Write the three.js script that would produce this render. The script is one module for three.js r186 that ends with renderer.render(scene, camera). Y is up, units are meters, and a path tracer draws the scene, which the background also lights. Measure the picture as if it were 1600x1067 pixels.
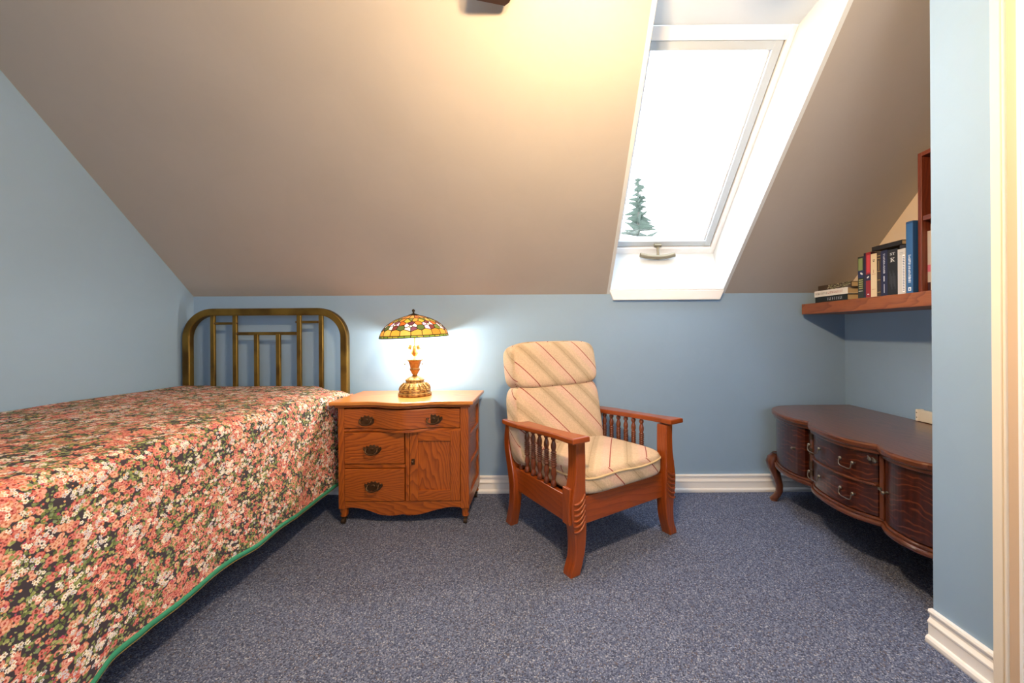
import * as THREE from 'three';
import { RoundedBoxGeometry } from 'three/addons/geometries/RoundedBoxGeometry.js';
import { mergeGeometries } from 'three/addons/utils/BufferGeometryUtils.js';

// ------------------------------------------------------------ camera, sky, exposure
const scene = new THREE.Scene();
const renderer = new THREE.WebGLRenderer({ antialias: true });
renderer.toneMapping = THREE.LinearToneMapping;
renderer.toneMappingExposure = 1.2;
renderer.shadowMap.enabled = true;
const EYE = 1.06, FOCAL = 620;
const camera = new THREE.PerspectiveCamera(2 * Math.atan(533.5 / FOCAL) * 180 / Math.PI, 1600 / 1067, 0.05, 200);
camera.position.set(0, EYE, 0);
camera.rotation.z = -0.006;
camera.setViewOffset(1600, 1067, -45, 14.5, 1600, 1067);      // shifted lens, verticals stay upright
scene.add(camera);
scene.background = new THREE.Color().setRGB(0.88, 0.97, 1.08);  // even white overcast sky
scene.backgroundIntensity = 7.0;
const CEILING_LAMP = 3.0, TABLE_LAMP = 0.7;                      // candela per bulb

// ------------------------------------------------------------ helpers
function rng(seed) { let a = seed >>> 0; return () => { a = (a + 0x6D2B79F5) | 0; let t = Math.imul(a ^ (a >>> 15), 1 | a); t = (t + Math.imul(t ^ (t >>> 7), 61 | t)) ^ t; return ((t ^ (t >>> 14)) >>> 0) / 4294967296; }; }
function hash2(x, y, s) { let h = Math.imul(x, 374761393) + Math.imul(y, 668265263) + Math.imul(s, 2147483647 ^ 91237); h = Math.imul(h ^ (h >>> 13), 1274126177); h ^= h >>> 16; return (h >>> 0) / 4294967296; }
function vnoise(x, y, px, py, s) {            // value noise, periodic after px, py cells
  const xi = Math.floor(x), yi = Math.floor(y), fx = x - xi, fy = y - yi;
  const w = (a, p) => ((a % p) + p) % p, u = fx * fx * (3 - 2 * fx), v = fy * fy * (3 - 2 * fy);
  const a = hash2(w(xi, px), w(yi, py), s), b = hash2(w(xi + 1, px), w(yi, py), s), c = hash2(w(xi, px), w(yi + 1, py), s), d = hash2(w(xi + 1, px), w(yi + 1, py), s);
  return a + (b - a) * u + (c - a) * v + (a - b - c + d) * u * v;
}
function fbm(u, v, fx, fy, oct, s) { let t = 0, a = 0.5, n = 0; for (let i = 0; i < oct; i++) { t += a * vnoise(u * fx, v * fy, fx, fy, s + i); n += a; a *= 0.5; fx *= 2; fy *= 2; } return t / n; }
const clamp = (x, a = 0, b = 1) => Math.min(b, Math.max(a, x));
const sstep = (a, b, x) => { const t = clamp((x - a) / (b - a)); return t * t * (3 - 2 * t); };
function dataTex(w, h, fn, srgb, repU, repV) {
  const d = new Uint8Array(w * h * 4);
  for (let j = 0; j < h; j++) for (let i = 0; i < w; i++) {
    const c = fn((i + 0.5) / w, (j + 0.5) / h, i, j), k = (j * w + i) * 4;
    d[k] = clamp(c[0], 0, 255); d[k + 1] = clamp(c[1], 0, 255); d[k + 2] = clamp(c[2], 0, 255); d[k + 3] = 255;
  }
  const t = new THREE.DataTexture(d, w, h); t.magFilter = THREE.LinearFilter; t.minFilter = THREE.LinearMipmapLinearFilter; t.generateMipmaps = true;
  t.wrapS = t.wrapT = THREE.RepeatWrapping; if (srgb) t.colorSpace = THREE.SRGBColorSpace; t.repeat.set(repU, repV); t.needsUpdate = true; return t;
}
function canvasTex(w, h, draw, repU = 1, repV = 1) {
  const c = document.createElement('canvas'); c.width = w; c.height = h; const g = c.getContext('2d'); draw(g, w, h);
  const t = new THREE.CanvasTexture(c); t.colorSpace = THREE.SRGBColorSpace; t.wrapS = t.wrapT = THREE.RepeatWrapping; t.repeat.set(repU, repV); return t;
}
const lerp3 = (a, b, t) => [a[0] + (b[0] - a[0]) * t, a[1] + (b[1] - a[1]) * t, a[2] + (b[2] - a[2]) * t];
const std = (o) => new THREE.MeshStandardMaterial(o), phys = (o) => new THREE.MeshPhysicalMaterial(o);

const taken = {};
function numbered(n) { if (taken[n] === undefined) { taken[n] = 0; return n; } taken[n]++; return n + '_' + String(taken[n]).padStart(3, '0'); }
function tag(o, label, category, group, kind) { o.userData.label = label; o.userData.category = category; if (group) o.userData.group = group; if (kind) o.userData.kind = kind; return o; }
function thing(name, label, category, pos = [0, 0, 0], turn = 0, group) { const g = new THREE.Group(); g.name = numbered(name); g.position.set(...pos); g.rotation.y = turn; scene.add(g); return tag(g, label, category, group); }
function part(name, geo, mat, parent) { const m = new THREE.Mesh(geo, mat); m.name = name; m.castShadow = m.receiveShadow = true; parent.add(m); return m; }
function structure(name, geo, mat, label, category) { const m = part(name, geo, mat, scene); return tag(m, label, category, null, 'structure'); }

function flat(g) { g = g.index ? g.toNonIndexed() : g; for (const k of Object.keys(g.attributes)) if (!['position', 'normal', 'uv'].includes(k)) g.deleteAttribute(k); if (!g.attributes.uv) g.setAttribute('uv', new THREE.BufferAttribute(new Float32Array(g.attributes.position.count * 2), 2)); return g; }
function merge(list) { return mergeGeometries(list.map(flat)); }
// box-projected uv in metres; u runs along the grain axis
function metres(geo, grain = 'x', ou = 0, ov = 0) {
  const g = flat(geo), p = g.attributes.position, uv = g.attributes.uv, ax = { x: 0, y: 1, z: 2 }[grain];
  const a = new THREE.Vector3(), b = new THREE.Vector3(), c = new THREE.Vector3();
  for (let i = 0; i < p.count; i += 3) {
    a.fromBufferAttribute(p, i); b.fromBufferAttribute(p, i + 1); c.fromBufferAttribute(p, i + 2);
    const n = b.clone().sub(a).cross(c.clone().sub(a)), an = [Math.abs(n.x), Math.abs(n.y), Math.abs(n.z)];
    const k = an[0] >= an[1] && an[0] >= an[2] ? 0 : an[1] >= an[2] ? 1 : 2;
    let U, V; const rest = [0, 1, 2].filter((q) => q !== k);
    if (rest.includes(ax)) { U = ax; V = rest.find((q) => q !== ax); } else { U = rest[0]; V = rest[1]; }
    for (const [j, v] of [[i, a], [i + 1, b], [i + 2, c]]) { const q = [v.x, v.y, v.z]; uv.setXY(j, q[U] + ou, q[V] + ov); }
  }
  return g;
}
const bx = (w, h, d, x = 0, y = 0, z = 0, r = 0.003) => (r > 0 ? new RoundedBoxGeometry(w, h, d, 2, Math.min(r, w / 2.01, h / 2.01, d / 2.01)) : new THREE.BoxGeometry(w, h, d)).translate(x, y, z);
const plainBox = (w, h, d, x, y, z) => new THREE.BoxGeometry(w, h, d).translate(x, y, z);
function span(x0, x1, y0, y1, z0, z1, r = 0) { return r > 0 ? bx(x1 - x0, y1 - y0, z1 - z0, (x0 + x1) / 2, (y0 + y1) / 2, (z0 + z1) / 2, r) : plainBox(x1 - x0, y1 - y0, z1 - z0, (x0 + x1) / 2, (y0 + y1) / 2, (z0 + z1) / 2); }
const lathe = (pts, seg = 28) => new THREE.LatheGeometry(pts.map(([r, y]) => new THREE.Vector2(Math.max(r, 0.0001), y)), seg);
function rod(a, b, r, seg = 8, r2 = r) { const A = new THREE.Vector3(...a), B = new THREE.Vector3(...b), d = B.clone().sub(A); const g = new THREE.CylinderGeometry(r2, r, d.length(), seg); g.applyQuaternion(new THREE.Quaternion().setFromUnitVectors(new THREE.Vector3(0, 1, 0), d.clone().normalize())); return g.translate(...A.add(B).multiplyScalar(0.5).toArray()); }
const tube = (pts, r, n = 24, seg = 8) => new THREE.TubeGeometry(new THREE.CatmullRomCurve3(pts.map((p) => new THREE.Vector3(...p))), n, r, seg);
function shapeOf(pts) { const s = new THREE.Shape(); pts.forEach(([x, y], i) => i ? s.lineTo(x, y) : s.moveTo(x, y)); s.closePath(); return s; }
function extrude(pts, depth, bevel = 0, holes = []) {
  const s = shapeOf(pts); for (const h of holes) { const p = new THREE.Path(); h.forEach(([x, y], i) => i ? p.lineTo(x, y) : p.moveTo(x, y)); p.closePath(); s.holes.push(p); }
  const g = new THREE.ExtrudeGeometry(s, { depth: depth - 2 * bevel, bevelEnabled: bevel > 0, bevelThickness: bevel, bevelSize: bevel, bevelOffset: -bevel, bevelSegments: 2, curveSegments: 12 });
  return bevel > 0 ? g.translate(0, 0, bevel) : g;
}
// outline given in plan (x, z), raised from y0 to y1
const plan = (pts, y0, y1, bevel = 0) => extrude(pts.map(([x, z]) => [x, -z]), y1 - y0, bevel).rotateX(-Math.PI / 2).translate(0, y0, 0);
function smooth2(pts, n = 40) { const c = new THREE.CatmullRomCurve3(pts.map(([x, y]) => new THREE.Vector3(x, y, 0)), false, 'centripetal'); return c.getPoints(n).map((p) => [p.x, p.y]); }
function offset(pts, d) { return pts.map((p, i) => { const a = pts[Math.max(0, i - 1)], b = pts[Math.min(pts.length - 1, i + 1)], dx = b[0] - a[0], dy = b[1] - a[1], l = Math.hypot(dx, dy) || 1; return [p[0] - dy / l * d, p[1] + dx / l * d]; }); }
// limb with elliptical rings: list of [x, y, z, rx, rz]
function limb(rows, seg = 12) {
  const P = [], I = [];
  rows.forEach(([x, y, z, rx, rz]) => { for (let k = 0; k < seg; k++) { const t = k / seg * Math.PI * 2, c = Math.cos(t), s = Math.sin(t), q = Math.pow(Math.pow(Math.abs(c), 3.2) + Math.pow(Math.abs(s), 3.2), -1 / 3.2); P.push(x + c * q * rx, y, z + s * q * rz); } });
  for (let i = 0; i < rows.length - 1; i++) for (let k = 0; k < seg; k++) { const a = i * seg + k, b = i * seg + (k + 1) % seg, c = a + seg, d = b + seg; I.push(a, b, c, b, d, c); }
  for (const [base, flip] of [[0, false], [(rows.length - 1) * seg, true]]) for (let k = 1; k < seg - 1; k++) flip ? I.push(base, base + k + 1, base + k) : I.push(base, base + k, base + k + 1);
  const g = new THREE.BufferGeometry(); g.setAttribute('position', new THREE.Float32BufferAttribute(P, 3)); g.setIndex(I);
  if (rows[0][1] < rows[rows.length - 1][1]) { const ix = g.index.array; for (let i = 0; i < ix.length; i += 3) { const t = ix[i]; ix[i] = ix[i + 1]; ix[i + 1] = t; } }
  g.computeVertexNormals(); g.setAttribute('uv', new THREE.Float32BufferAttribute(new Float32Array(P.length / 3 * 2), 2)); return g;
}
// stuffed cushion: a rounded superquadric box
function cushion(w, h, d, n = 5, seg = 14, dent) {
  const g = new THREE.BoxGeometry(2, 2, 2, seg, seg, seg), p = g.attributes.position;
  for (let i = 0; i < p.count; i++) {
    let x = p.getX(i), y = p.getY(i), z = p.getZ(i); const f = (t) => Math.sign(t) * Math.sin(Math.abs(t) * Math.PI / 2 * 0.999);
    x = f(x); y = f(y); z = f(z);
    const k = Math.pow(Math.abs(x) ** n + Math.abs(y) ** n + Math.abs(z) ** n, -1 / n); x *= k; y *= k; z *= k;
    let q = [x * w / 2, y * h / 2, z * d / 2]; if (dent) q = dent(q, x, y, z); p.setXYZ(i, ...q);
  }
  g.computeVertexNormals(); return g;
}

// ------------------------------------------------------------ materials
const plaster = dataTex(256, 256, (u, v) => { const n = 128 + 70 * (fbm(u, v, 24, 24, 3, 3) - 0.5) + 60 * (fbm(u, v, 6, 6, 2, 8) - 0.5); return [n, n, n]; }, false, 1.4, 1.4);
const mottle = (c, amt, s) => dataTex(256, 256, (u, v) => { const n = 1 + amt * (fbm(u, v, 5, 5, 4, s) - 0.5); return [c[0] * n, c[1] * n, c[2] * n]; }, true, 0.55, 0.55);
const M = {};
M.blueWall = std({ map: mottle([141, 171, 201], 0.05, 11), roughness: 0.62, bumpMap: plaster, bumpScale: 0.0012 });
M.slope = std({ map: mottle([174, 169, 163], 0.05, 17), roughness: 0.7, bumpMap: plaster, bumpScale: 0.0012 });
M.cream = std({ map: mottle([226, 208, 186], 0.05, 19), roughness: 0.7, bumpMap: plaster, bumpScale: 0.001 });
M.white = std({ color: 0xeef0f2, roughness: 0.38 });
M.reveal = std({ color: 0xd3dade, roughness: 0.5 });
M.sash = std({ color: 0xb9c3cb, roughness: 0.42 });
M.trimCream = std({ color: 0xe4dccd, roughness: 0.45 });
M.trimTan = std({ color: 0xcdb8a2, roughness: 0.5 });
M.carpet = (() => {
  const r = rng(5), N = 1024, cols = [[58, 68, 95], [79, 91, 121], [100, 112, 143], [122, 134, 162], [160, 168, 188], [98, 94, 104]], w = [0.16, 0.26, 0.28, 0.18, 0.06, 0.06];
  const cell = 6, M_ = Math.floor(N / cell), pick = [], ox = [], oy = [];
  for (let i = 0; i < M_ * M_; i++) { let t = r(), k = 0; while (t > w[k] && k < 5) { t -= w[k]; k++; } pick.push(k); ox.push(r()); oy.push(r()); }
  const at = (i, j) => (((j % M_) + M_) % M_) * M_ + (((i % M_) + M_) % M_);
  const H = new Float32Array(N * N);
  const col = dataTex(M_ * cell, M_ * cell, (u, v, i, j) => {
    const ci = Math.floor(i / cell), cj = Math.floor(j / cell); let best = 9, bk = 0;
    for (let b = -1; b <= 1; b++) for (let a = -1; a <= 1; a++) { const q = at(ci + a, cj + b), dx = (ci + a + ox[q]) - i / cell, dy = (cj + b + oy[q]) - j / cell, d = dx * dx + dy * dy; if (d < best) { best = d; bk = q; } }
    H[j * N + i] = best; const f = 0.96 + 0.08 * vnoise(u * 200, v * 200, 200, 200, 4), c = cols[pick[bk]]; return [c[0] * f, c[1] * f, c[2] * f];
  }, true, 1 / 0.62, 1 / 0.62);
  const bump = dataTex(M_ * cell, M_ * cell, (u, v, i, j) => { const h = 230 - 190 * clamp(Math.sqrt(H[j * N + i])); return [h, h, h]; }, false, 1 / 0.62, 1 / 0.62);
  return std({ map: col, bumpMap: bump, bumpScale: 0.003, roughness: 1 });
})();
// plain-sawn wood, grain along u, tile 0.8 x 0.4 m
function wood(light, dark, o = {}) {
  const { arches = 6, spread = 26, wobble = 1.3, contrast = 1, seed = 1, rough = 0.38, coat = 0.3, pores = 0.5, L = 0.8, W = 0.4 } = o;
  const f = (u, v) => { const q = (v - 0.5 + 0.10 * (fbm(u, v, 2, 2, 2, seed) - 0.5)); return arches * u + spread * q * q + wobble * 2 * (fbm(u, v, 4, 6, 3, seed + 5) - 0.5); };
  const map = dataTex(1024, 512, (u, v) => {
    const t = f(u, v), s = t - Math.floor(t), ring = Math.pow(s, 2.2) * sstep(1, 0.88, s), fine = fbm(u, v, 10, 160, 2, seed + 9), pore = fbm(u, v, 24, 300, 1, seed + 3);
    const k = clamp(contrast * (0.75 * ring + 0.35 * (fine - 0.4)) + pores * 0.35 * sstep(0.68, 0.9, pore) + 0.25 * (fbm(u, v, 3, 3, 2, seed + 21) - 0.4));
    return lerp3(light, dark, k);
  }, true, 1 / L, 1 / W);
  const bump = dataTex(512, 256, (u, v) => { const t = f(u, v), s = t - Math.floor(t), h = 200 - 60 * Math.pow(s, 2.2) - 50 * sstep(0.66, 0.9, fbm(u, v, 24, 128, 1, seed + 3)); return [h, h, h]; }, false, 1 / L, 1 / W);
  return phys({ map, bumpMap: bump, bumpScale: 0.0005, roughness: rough, clearcoat: coat, clearcoatRoughness: 0.25 });
}
M.oak = wood([178, 94, 26], [96, 40, 8], { arches: 9, spread: 34, wobble: 1.6, seed: 31, contrast: 0.85 });
M.oakTop = wood([214, 142, 68], [164, 92, 36], { arches: 3, spread: 30, wobble: 0.9, seed: 47, contrast: 0.7, rough: 0.3, coat: 0.5 });
M.chairWood = wood([156, 72, 19], [98, 39, 8], { arches: 3, spread: 26, wobble: 0.8, seed: 61, contrast: 0.6, rough: 0.32, coat: 0.4 });
M.spindle = wood([120, 60, 30], [66, 28, 12], { arches: 3, spread: 20, seed: 77, contrast: 0.7, rough: 0.35 });
M.shelf = wood([150, 84, 40], [94, 44, 19], { arches: 4, spread: 40, seed: 83, contrast: 0.8, rough: 0.45, coat: 0.1 });
M.case = wood([116, 52, 30], [66, 26, 14], { arches: 3, spread: 26, seed: 91, contrast: 0.7, rough: 0.5, coat: 0.1 });
M.darkOak = wood([104, 56, 30], [54, 24, 12], { arches: 3, spread: 22, seed: 101, contrast: 0.8, rough: 0.28, coat: 0.6 });
M.flake = (() => {               // quarter-sawn oak: wavy pale rays across a dark red brown ground
  const map = dataTex(1024, 1024, (u, v) => {
    const t = v * 22 + 2.2 * fbm(u, v, 5, 4, 3, 7) + 0.9 * fbm(u, v, 14, 10, 2, 9), s = t - Math.floor(t), ray = sstep(0.55, 0.78, s) * sstep(1, 0.85, s) * sstep(0.3, 0.62, fbm(u, v, 9, 26, 2, 15));
    const ground = lerp3([70, 27, 14], [40, 15, 8], fbm(u, v, 40, 4, 3, 23)); return lerp3(ground, [128, 66, 32], 0.6 * ray);
  }, true, 1 / 0.5, 1 / 0.5);
  return phys({ map, roughness: 0.3, clearcoat: 0.5, clearcoatRoughness: 0.2 });
})();
M.darkWood = std({ color: 0x2a120a, roughness: 0.6 });
const tarnish = dataTex(256, 256, (u, v) => { const k = fbm(u, v, 6, 6, 4, 41); return lerp3([130, 104, 46], [88, 66, 28], sstep(0.3, 0.75, k)); }, true, 1.3, 1.3);
M.brass = std({ map: tarnish, metalness: 0.75, roughness: 0.42 });
M.antique = std({ color: 0x5a4430, metalness: 0.7, roughness: 0.38 });
M.silver = std({ color: 0x807a70, metalness: 0.85, roughness: 0.4 });
M.gilt = std({ map: dataTex(256, 256, (u, v) => lerp3([176, 142, 80], [98, 66, 30], sstep(0.4, 0.7, fbm(u, v, 8, 8, 4, 53))), true, 6, 6), metalness: 0.35, roughness: 0.42 });
M.amber = std({ map: dataTex(128, 128, (u, v) => lerp3([206, 146, 74], [150, 92, 38], fbm(u, v, 6, 10, 3, 57)), true, 6, 6), metalness: 0.2, roughness: 0.4 });
M.lead = std({ color: 0x2e271c, metalness: 0.4, roughness: 0.55 });
M.iron = std({ color: 0x2b2c2e, metalness: 0.5, roughness: 0.5 });
M.caster = std({ color: 0x3a2a1c, metalness: 0.3, roughness: 0.5 });
M.binding = std({ color: 0x2f8a6c, roughness: 0.85 });
M.lining = std({ color: 0xb59a4e, roughness: 0.9 });
M.mattress = std({ color: 0xd8d4c8, roughness: 0.95 });
M.floral = (() => {
  const N = 1536;
  const map = canvasTex(N, N, (g) => {
    g.fillStyle = '#3a3440'; g.fillRect(0, 0, N, N); const r = rng(77), S = N / 0.9 * 0.82;
    const blob = (x, y, rad, col, n = 7, j = 0.35) => { for (const ax of [-N, 0, N]) for (const ay of [-N, 0, N]) { const X = x + ax, Y = y + ay; if (X < -rad * 2 || Y < -rad * 2 || X > N + rad * 2 || Y > N + rad * 2) continue; g.fillStyle = col; g.beginPath(); const rr = rng(Math.floor(x * 13 + y * 7 + rad * 31)); for (let k = 0; k < n; k++) { const t = k / n * 6.283, q = rad * (1 - j / 2 + j * rr()); k ? g.lineTo(X + Math.cos(t) * q, Y + Math.sin(t) * q) : g.moveTo(X + Math.cos(t) * q, Y + Math.sin(t) * q); } g.closePath(); g.fill(); } };
    const pick = (a) => a[Math.floor(r() * a.length)], W = (x) => ((x % N) + N) % N;
    const clump = (cx, cy, n, sp, fn) => { for (let i = 0; i < n; i++) { const t = r() * 6.283, q = sp * Math.sqrt(r()); fn(W(cx + Math.cos(t) * q), W(cy + Math.sin(t) * q)); } };
    const leaf = (x, y) => blob(x, y, S * (0.004 + 0.005 * r()), pick(['#6f7f4a', '#8a9a5e', '#55663e', '#a6ac72', '#7b8f6a']), 5, 0.9);
    const rose = (x, y) => {
      const c = pick([['#c05a52', '#d88c82', '#983e3a'], ['#c87464', '#dca698', '#aa4e46'], ['#cc8468', '#deb29a', '#b4644c'], ['#b04a46', '#ce7e76', '#843430']]), rad = S * (0.009 + 0.008 * r());
      blob(x, y, rad, c[0], 9, 0.4); for (let k = 0; k < 5; k++) { const t = k * 1.26 + r(); blob(W(x + Math.cos(t) * rad * 0.55), W(y + Math.sin(t) * rad * 0.55), rad * 0.42, c[1], 6, 0.5); } blob(x, y, rad * 0.34, c[2], 6, 0.5);
    };
    const daisy = (x, y) => { const rad = S * (0.0032 + 0.002 * r()), c = pick(['#e8e2d8', '#d9d6d6', '#f2ece0', '#c9c7d2']); for (let k = 0; k < 5; k++) { const t = k * 1.257 + r() * 0.3; blob(W(x + Math.cos(t) * rad * 1.3), W(y + Math.sin(t) * rad * 1.3), rad * 0.85, c, 6, 0.4); } blob(x, y, rad * 0.5, '#c9a04a', 5, 0.3); };
    for (let i = 0; i < 4200; i++) leaf(r() * N, r() * N);
    for (let i = 0; i < 300; i++) clump(r() * N, r() * N, 7, S * 0.055, rose);
    for (let i = 0; i < 260; i++) clump(r() * N, r() * N, 6, S * 0.035, leaf);
    for (let i = 0; i < 250; i++) clump(r() * N, r() * N, 5, S * 0.026, daisy);
    for (let i = 0; i < 700; i++) blob(r() * N, r() * N, S * (0.003 + 0.003 * r()), pick(['#d8935a', '#e2a878', '#cf6a5a', '#b2486a']), 6, 0.5);
    for (let i = 0; i < 800; i++) blob(r() * N, r() * N, S * (0.002 + 0.0025 * r()), pick(['#3a3038', '#40343f', '#30363a', '#54343a']), 5, 0.6);
  }, 1 / 0.68, 1 / 0.68);
  const bump = dataTex(256, 256, (u, v) => { const h = 128 + 120 * (fbm(u, v, 20, 20, 3, 71) - 0.5); return [h, h, h]; }, false, 1 / 0.68, 1 / 0.68);
  return std({ map, bumpMap: bump, bumpScale: 0.004, roughness: 0.92 });
})();
M.stripe = (() => {            // beige upholstery: diagonal woven bands with thin oxblood lines, tile 0.4 m
  const map = dataTex(1024, 1024, (u, v) => {
    let t = (u * 2 + v * 2 * 0.75 + 0.02 * Math.sin(v * 6.283)) % 1; const P = 2; t = ((u * P + v * P) % 1 + 1) % 1;
    const weave = 0.95 + 0.1 * fbm(u, v, 120, 120, 2, 5) + 0.08 * (fbm(u, v, 4, 4, 3, 8) - 0.5);
    let c = [206, 182, 154];
    c = lerp3(c, [184, 163, 134], sstep(0.28, 0.40, t) * sstep(0.60, 0.52, t)); c = lerp3(c, [212, 180, 160], sstep(0.68, 0.8, t) * sstep(1.0, 0.93, t));
    c = lerp3(c, [140, 62, 54], sstep(0.018, 0.008, Math.abs(t - 0.5 - 0.46)));
    c = lerp3(c, [150, 128, 98], 0.6 * sstep(0.016, 0.006, Math.abs(t - 0.42)));
    return [c[0] * weave, c[1] * weave, c[2] * weave];
  }, true, 1 / 0.5, 1 / 0.5);
  const bump = dataTex(256, 256, (u, v) => { const h = 128 + 90 * (fbm(u, v, 64, 64, 2, 15) - 0.5) + 110 * (fbm(u, v, 5, 5, 2, 16) - 0.5); return [h, h, h]; }, false, 1 / 0.36, 1 / 0.36);
  return std({ map, bumpMap: bump, bumpScale: 0.003, roughness: 0.9 });
})();
M.welt = std({ color: 0xcdb48c, roughness: 0.9 });
M.glass = phys({ color: 0xffffff, transmission: 1, thickness: 0, roughness: 0.0, ior: 1.5 });
M.handle = std({ color: 0x8d8876, metalness: 0.55, roughness: 0.45 });
M.box = std({ color: 0xd9d2bf, roughness: 0.5 });
M.pages = std({ map: dataTex(128, 128, (u, v, i, j) => { const k = hash2(0, j, 6) * 26; return [214 - k, 190 - k, 150 - k]; }, true, 6, 20), roughness: 0.9 });
const bulbMat = (r, g, b, k) => std({ color: 0xffffff, emissive: new THREE.Color().setRGB(r, g, b), emissiveIntensity: k, roughness: 0.4 });

// ------------------------------------------------------------ the room
const WX0 = -2.30, WX1 = 2.015, ZB = -2.63, KNEE = 1.31, PITCH = Math.atan(0.943), CEIL = 2.60, ZR = 1.7;
const zAt = (y) => ZB + (y - KNEE) / 0.943;
const ST = 0.15;
structure('floor', metres(span(WX0 - ST, WX1 + ST, -0.12, 0, ZB - ST, ZR + ST), 'x'), M.carpet, 'dark blue grey flecked loop carpet over the whole floor', 'floor');
structure('wall_back', metres(span(WX0 - ST, WX1 + ST, 0, KNEE, ZB - ST, ZB), 'x'), M.blueWall, 'low blue knee wall under the sloping ceiling', 'wall');
const gable = (y0, z1 = ZR + ST) => [[-(ZB - ST), y0], [-(ZB - ST), KNEE], [-ZB, KNEE], [-zAt(CEIL), CEIL], [-z1, CEIL], [-z1, y0]];
const side = (pts, x0, x1) => extrude(pts, x1 - x0).rotateY(Math.PI / 2).translate(x0, 0, 0);   // outline in (-z, y)
structure('wall_left', metres(side(gable(0), WX0 - ST, WX0), 'z'), M.blueWall, 'pale blue gable wall beside the bed', 'wall');
structure('wall_right', metres(side([[2.78, 0], [2.78, 1.17], [1.345, 1.17], [1.345, 0]], WX1, WX1 + ST), 'z'), M.blueWall, 'blue side wall of the alcove below the floating shelf', 'wall');
structure('wall_right_upper', metres(side([[2.78, 1.17], [2.78, KNEE], [2.63, KNEE], [-zAt(CEIL), CEIL], [1.2, CEIL], [1.2, 1.17]], WX1, WX1 + ST), 'z'), M.cream, 'cream gable wall above the floating shelf', 'wall');
structure('wall_right_front', metres(span(1.325, WX1 + ST, 0, CEIL, -1.345, ZR + ST), 'z'), M.blueWall, 'blue wall end at the right beside the door casing', 'wall');
{ // wall behind the camera with a window
  const s = extrude([[WX0 - ST, 0], [WX1 + ST, 0], [WX1 + ST, CEIL], [WX0 - ST, CEIL]], ST, 0, [[[-0.25, 0.95], [-0.25, 2.05], [1.2, 2.05], [1.2, 0.95]]]).translate(0, 0, ZR);
  structure('wall_rear', metres(s, 'x'), M.blueWall, 'blue wall with a window behind the viewer', 'wall');
  const w = new THREE.Group(); w.name = 'window_2'; w.position.set(0.475, 0.95, ZR + 0.05); scene.add(w); tag(w, 'white framed window in the wall behind the viewer', 'window', null, 'structure');
  for (const x of [-0.695, 0, 0.695]) part('frame_post', span(x - 0.03, x + 0.03, 0, 1.1, 0, 0.06), M.white, w);
  for (const y of [0.0, 1.04]) part('frame_rail', span(-0.725, 0.725, y, y + 0.06, 0.002, 0.058), M.white, w);
  for (const x of [-0.3475, 0.3475]) part('pane', span(x - 0.317, x + 0.317, 0.06, 1.04, 0.028, 0.032), M.glass, w);
}
structure('ceiling', metres(span(WX0 - ST, WX1 + ST, CEIL, CEIL + 0.1, zAt(CEIL), ZR + ST), 'x'), M.slope, 'flat beige ceiling above the slope', 'ceiling');
// the slope: local x = room x, local y = up the slope, local z = into the room
const SX0 = 0.458, SX1 = 1.2, SC = Math.sin(PITCH), CC = Math.cos(PITCH);
function onSlope(o) { o.position.set(0, KNEE, ZB); o.rotation.x = Math.PI / 2 - PITCH; return o; }
{
  const top = (CEIL - KNEE) / SC, open = (2.479 - KNEE) / SC, T = 0.05;
  const hole = [[SX0 - 0.02, 0.002], [SX0 - 0.02, open], [SX1 + 0.02, open], [SX1 + 0.02, 0.002]];
  const g = extrude([[WX0 - ST, -0.1], [WX1 + ST, -0.1], [WX1 + ST, top + 0.05], [WX0 - ST, top + 0.05]], T, 0, [hole]).translate(0, 0, -T);
  onSlope(structure('ceiling_slope', metres(g, 'x'), M.slope, 'large beige sloping attic ceiling around the roof window', 'ceiling'));
}
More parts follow.
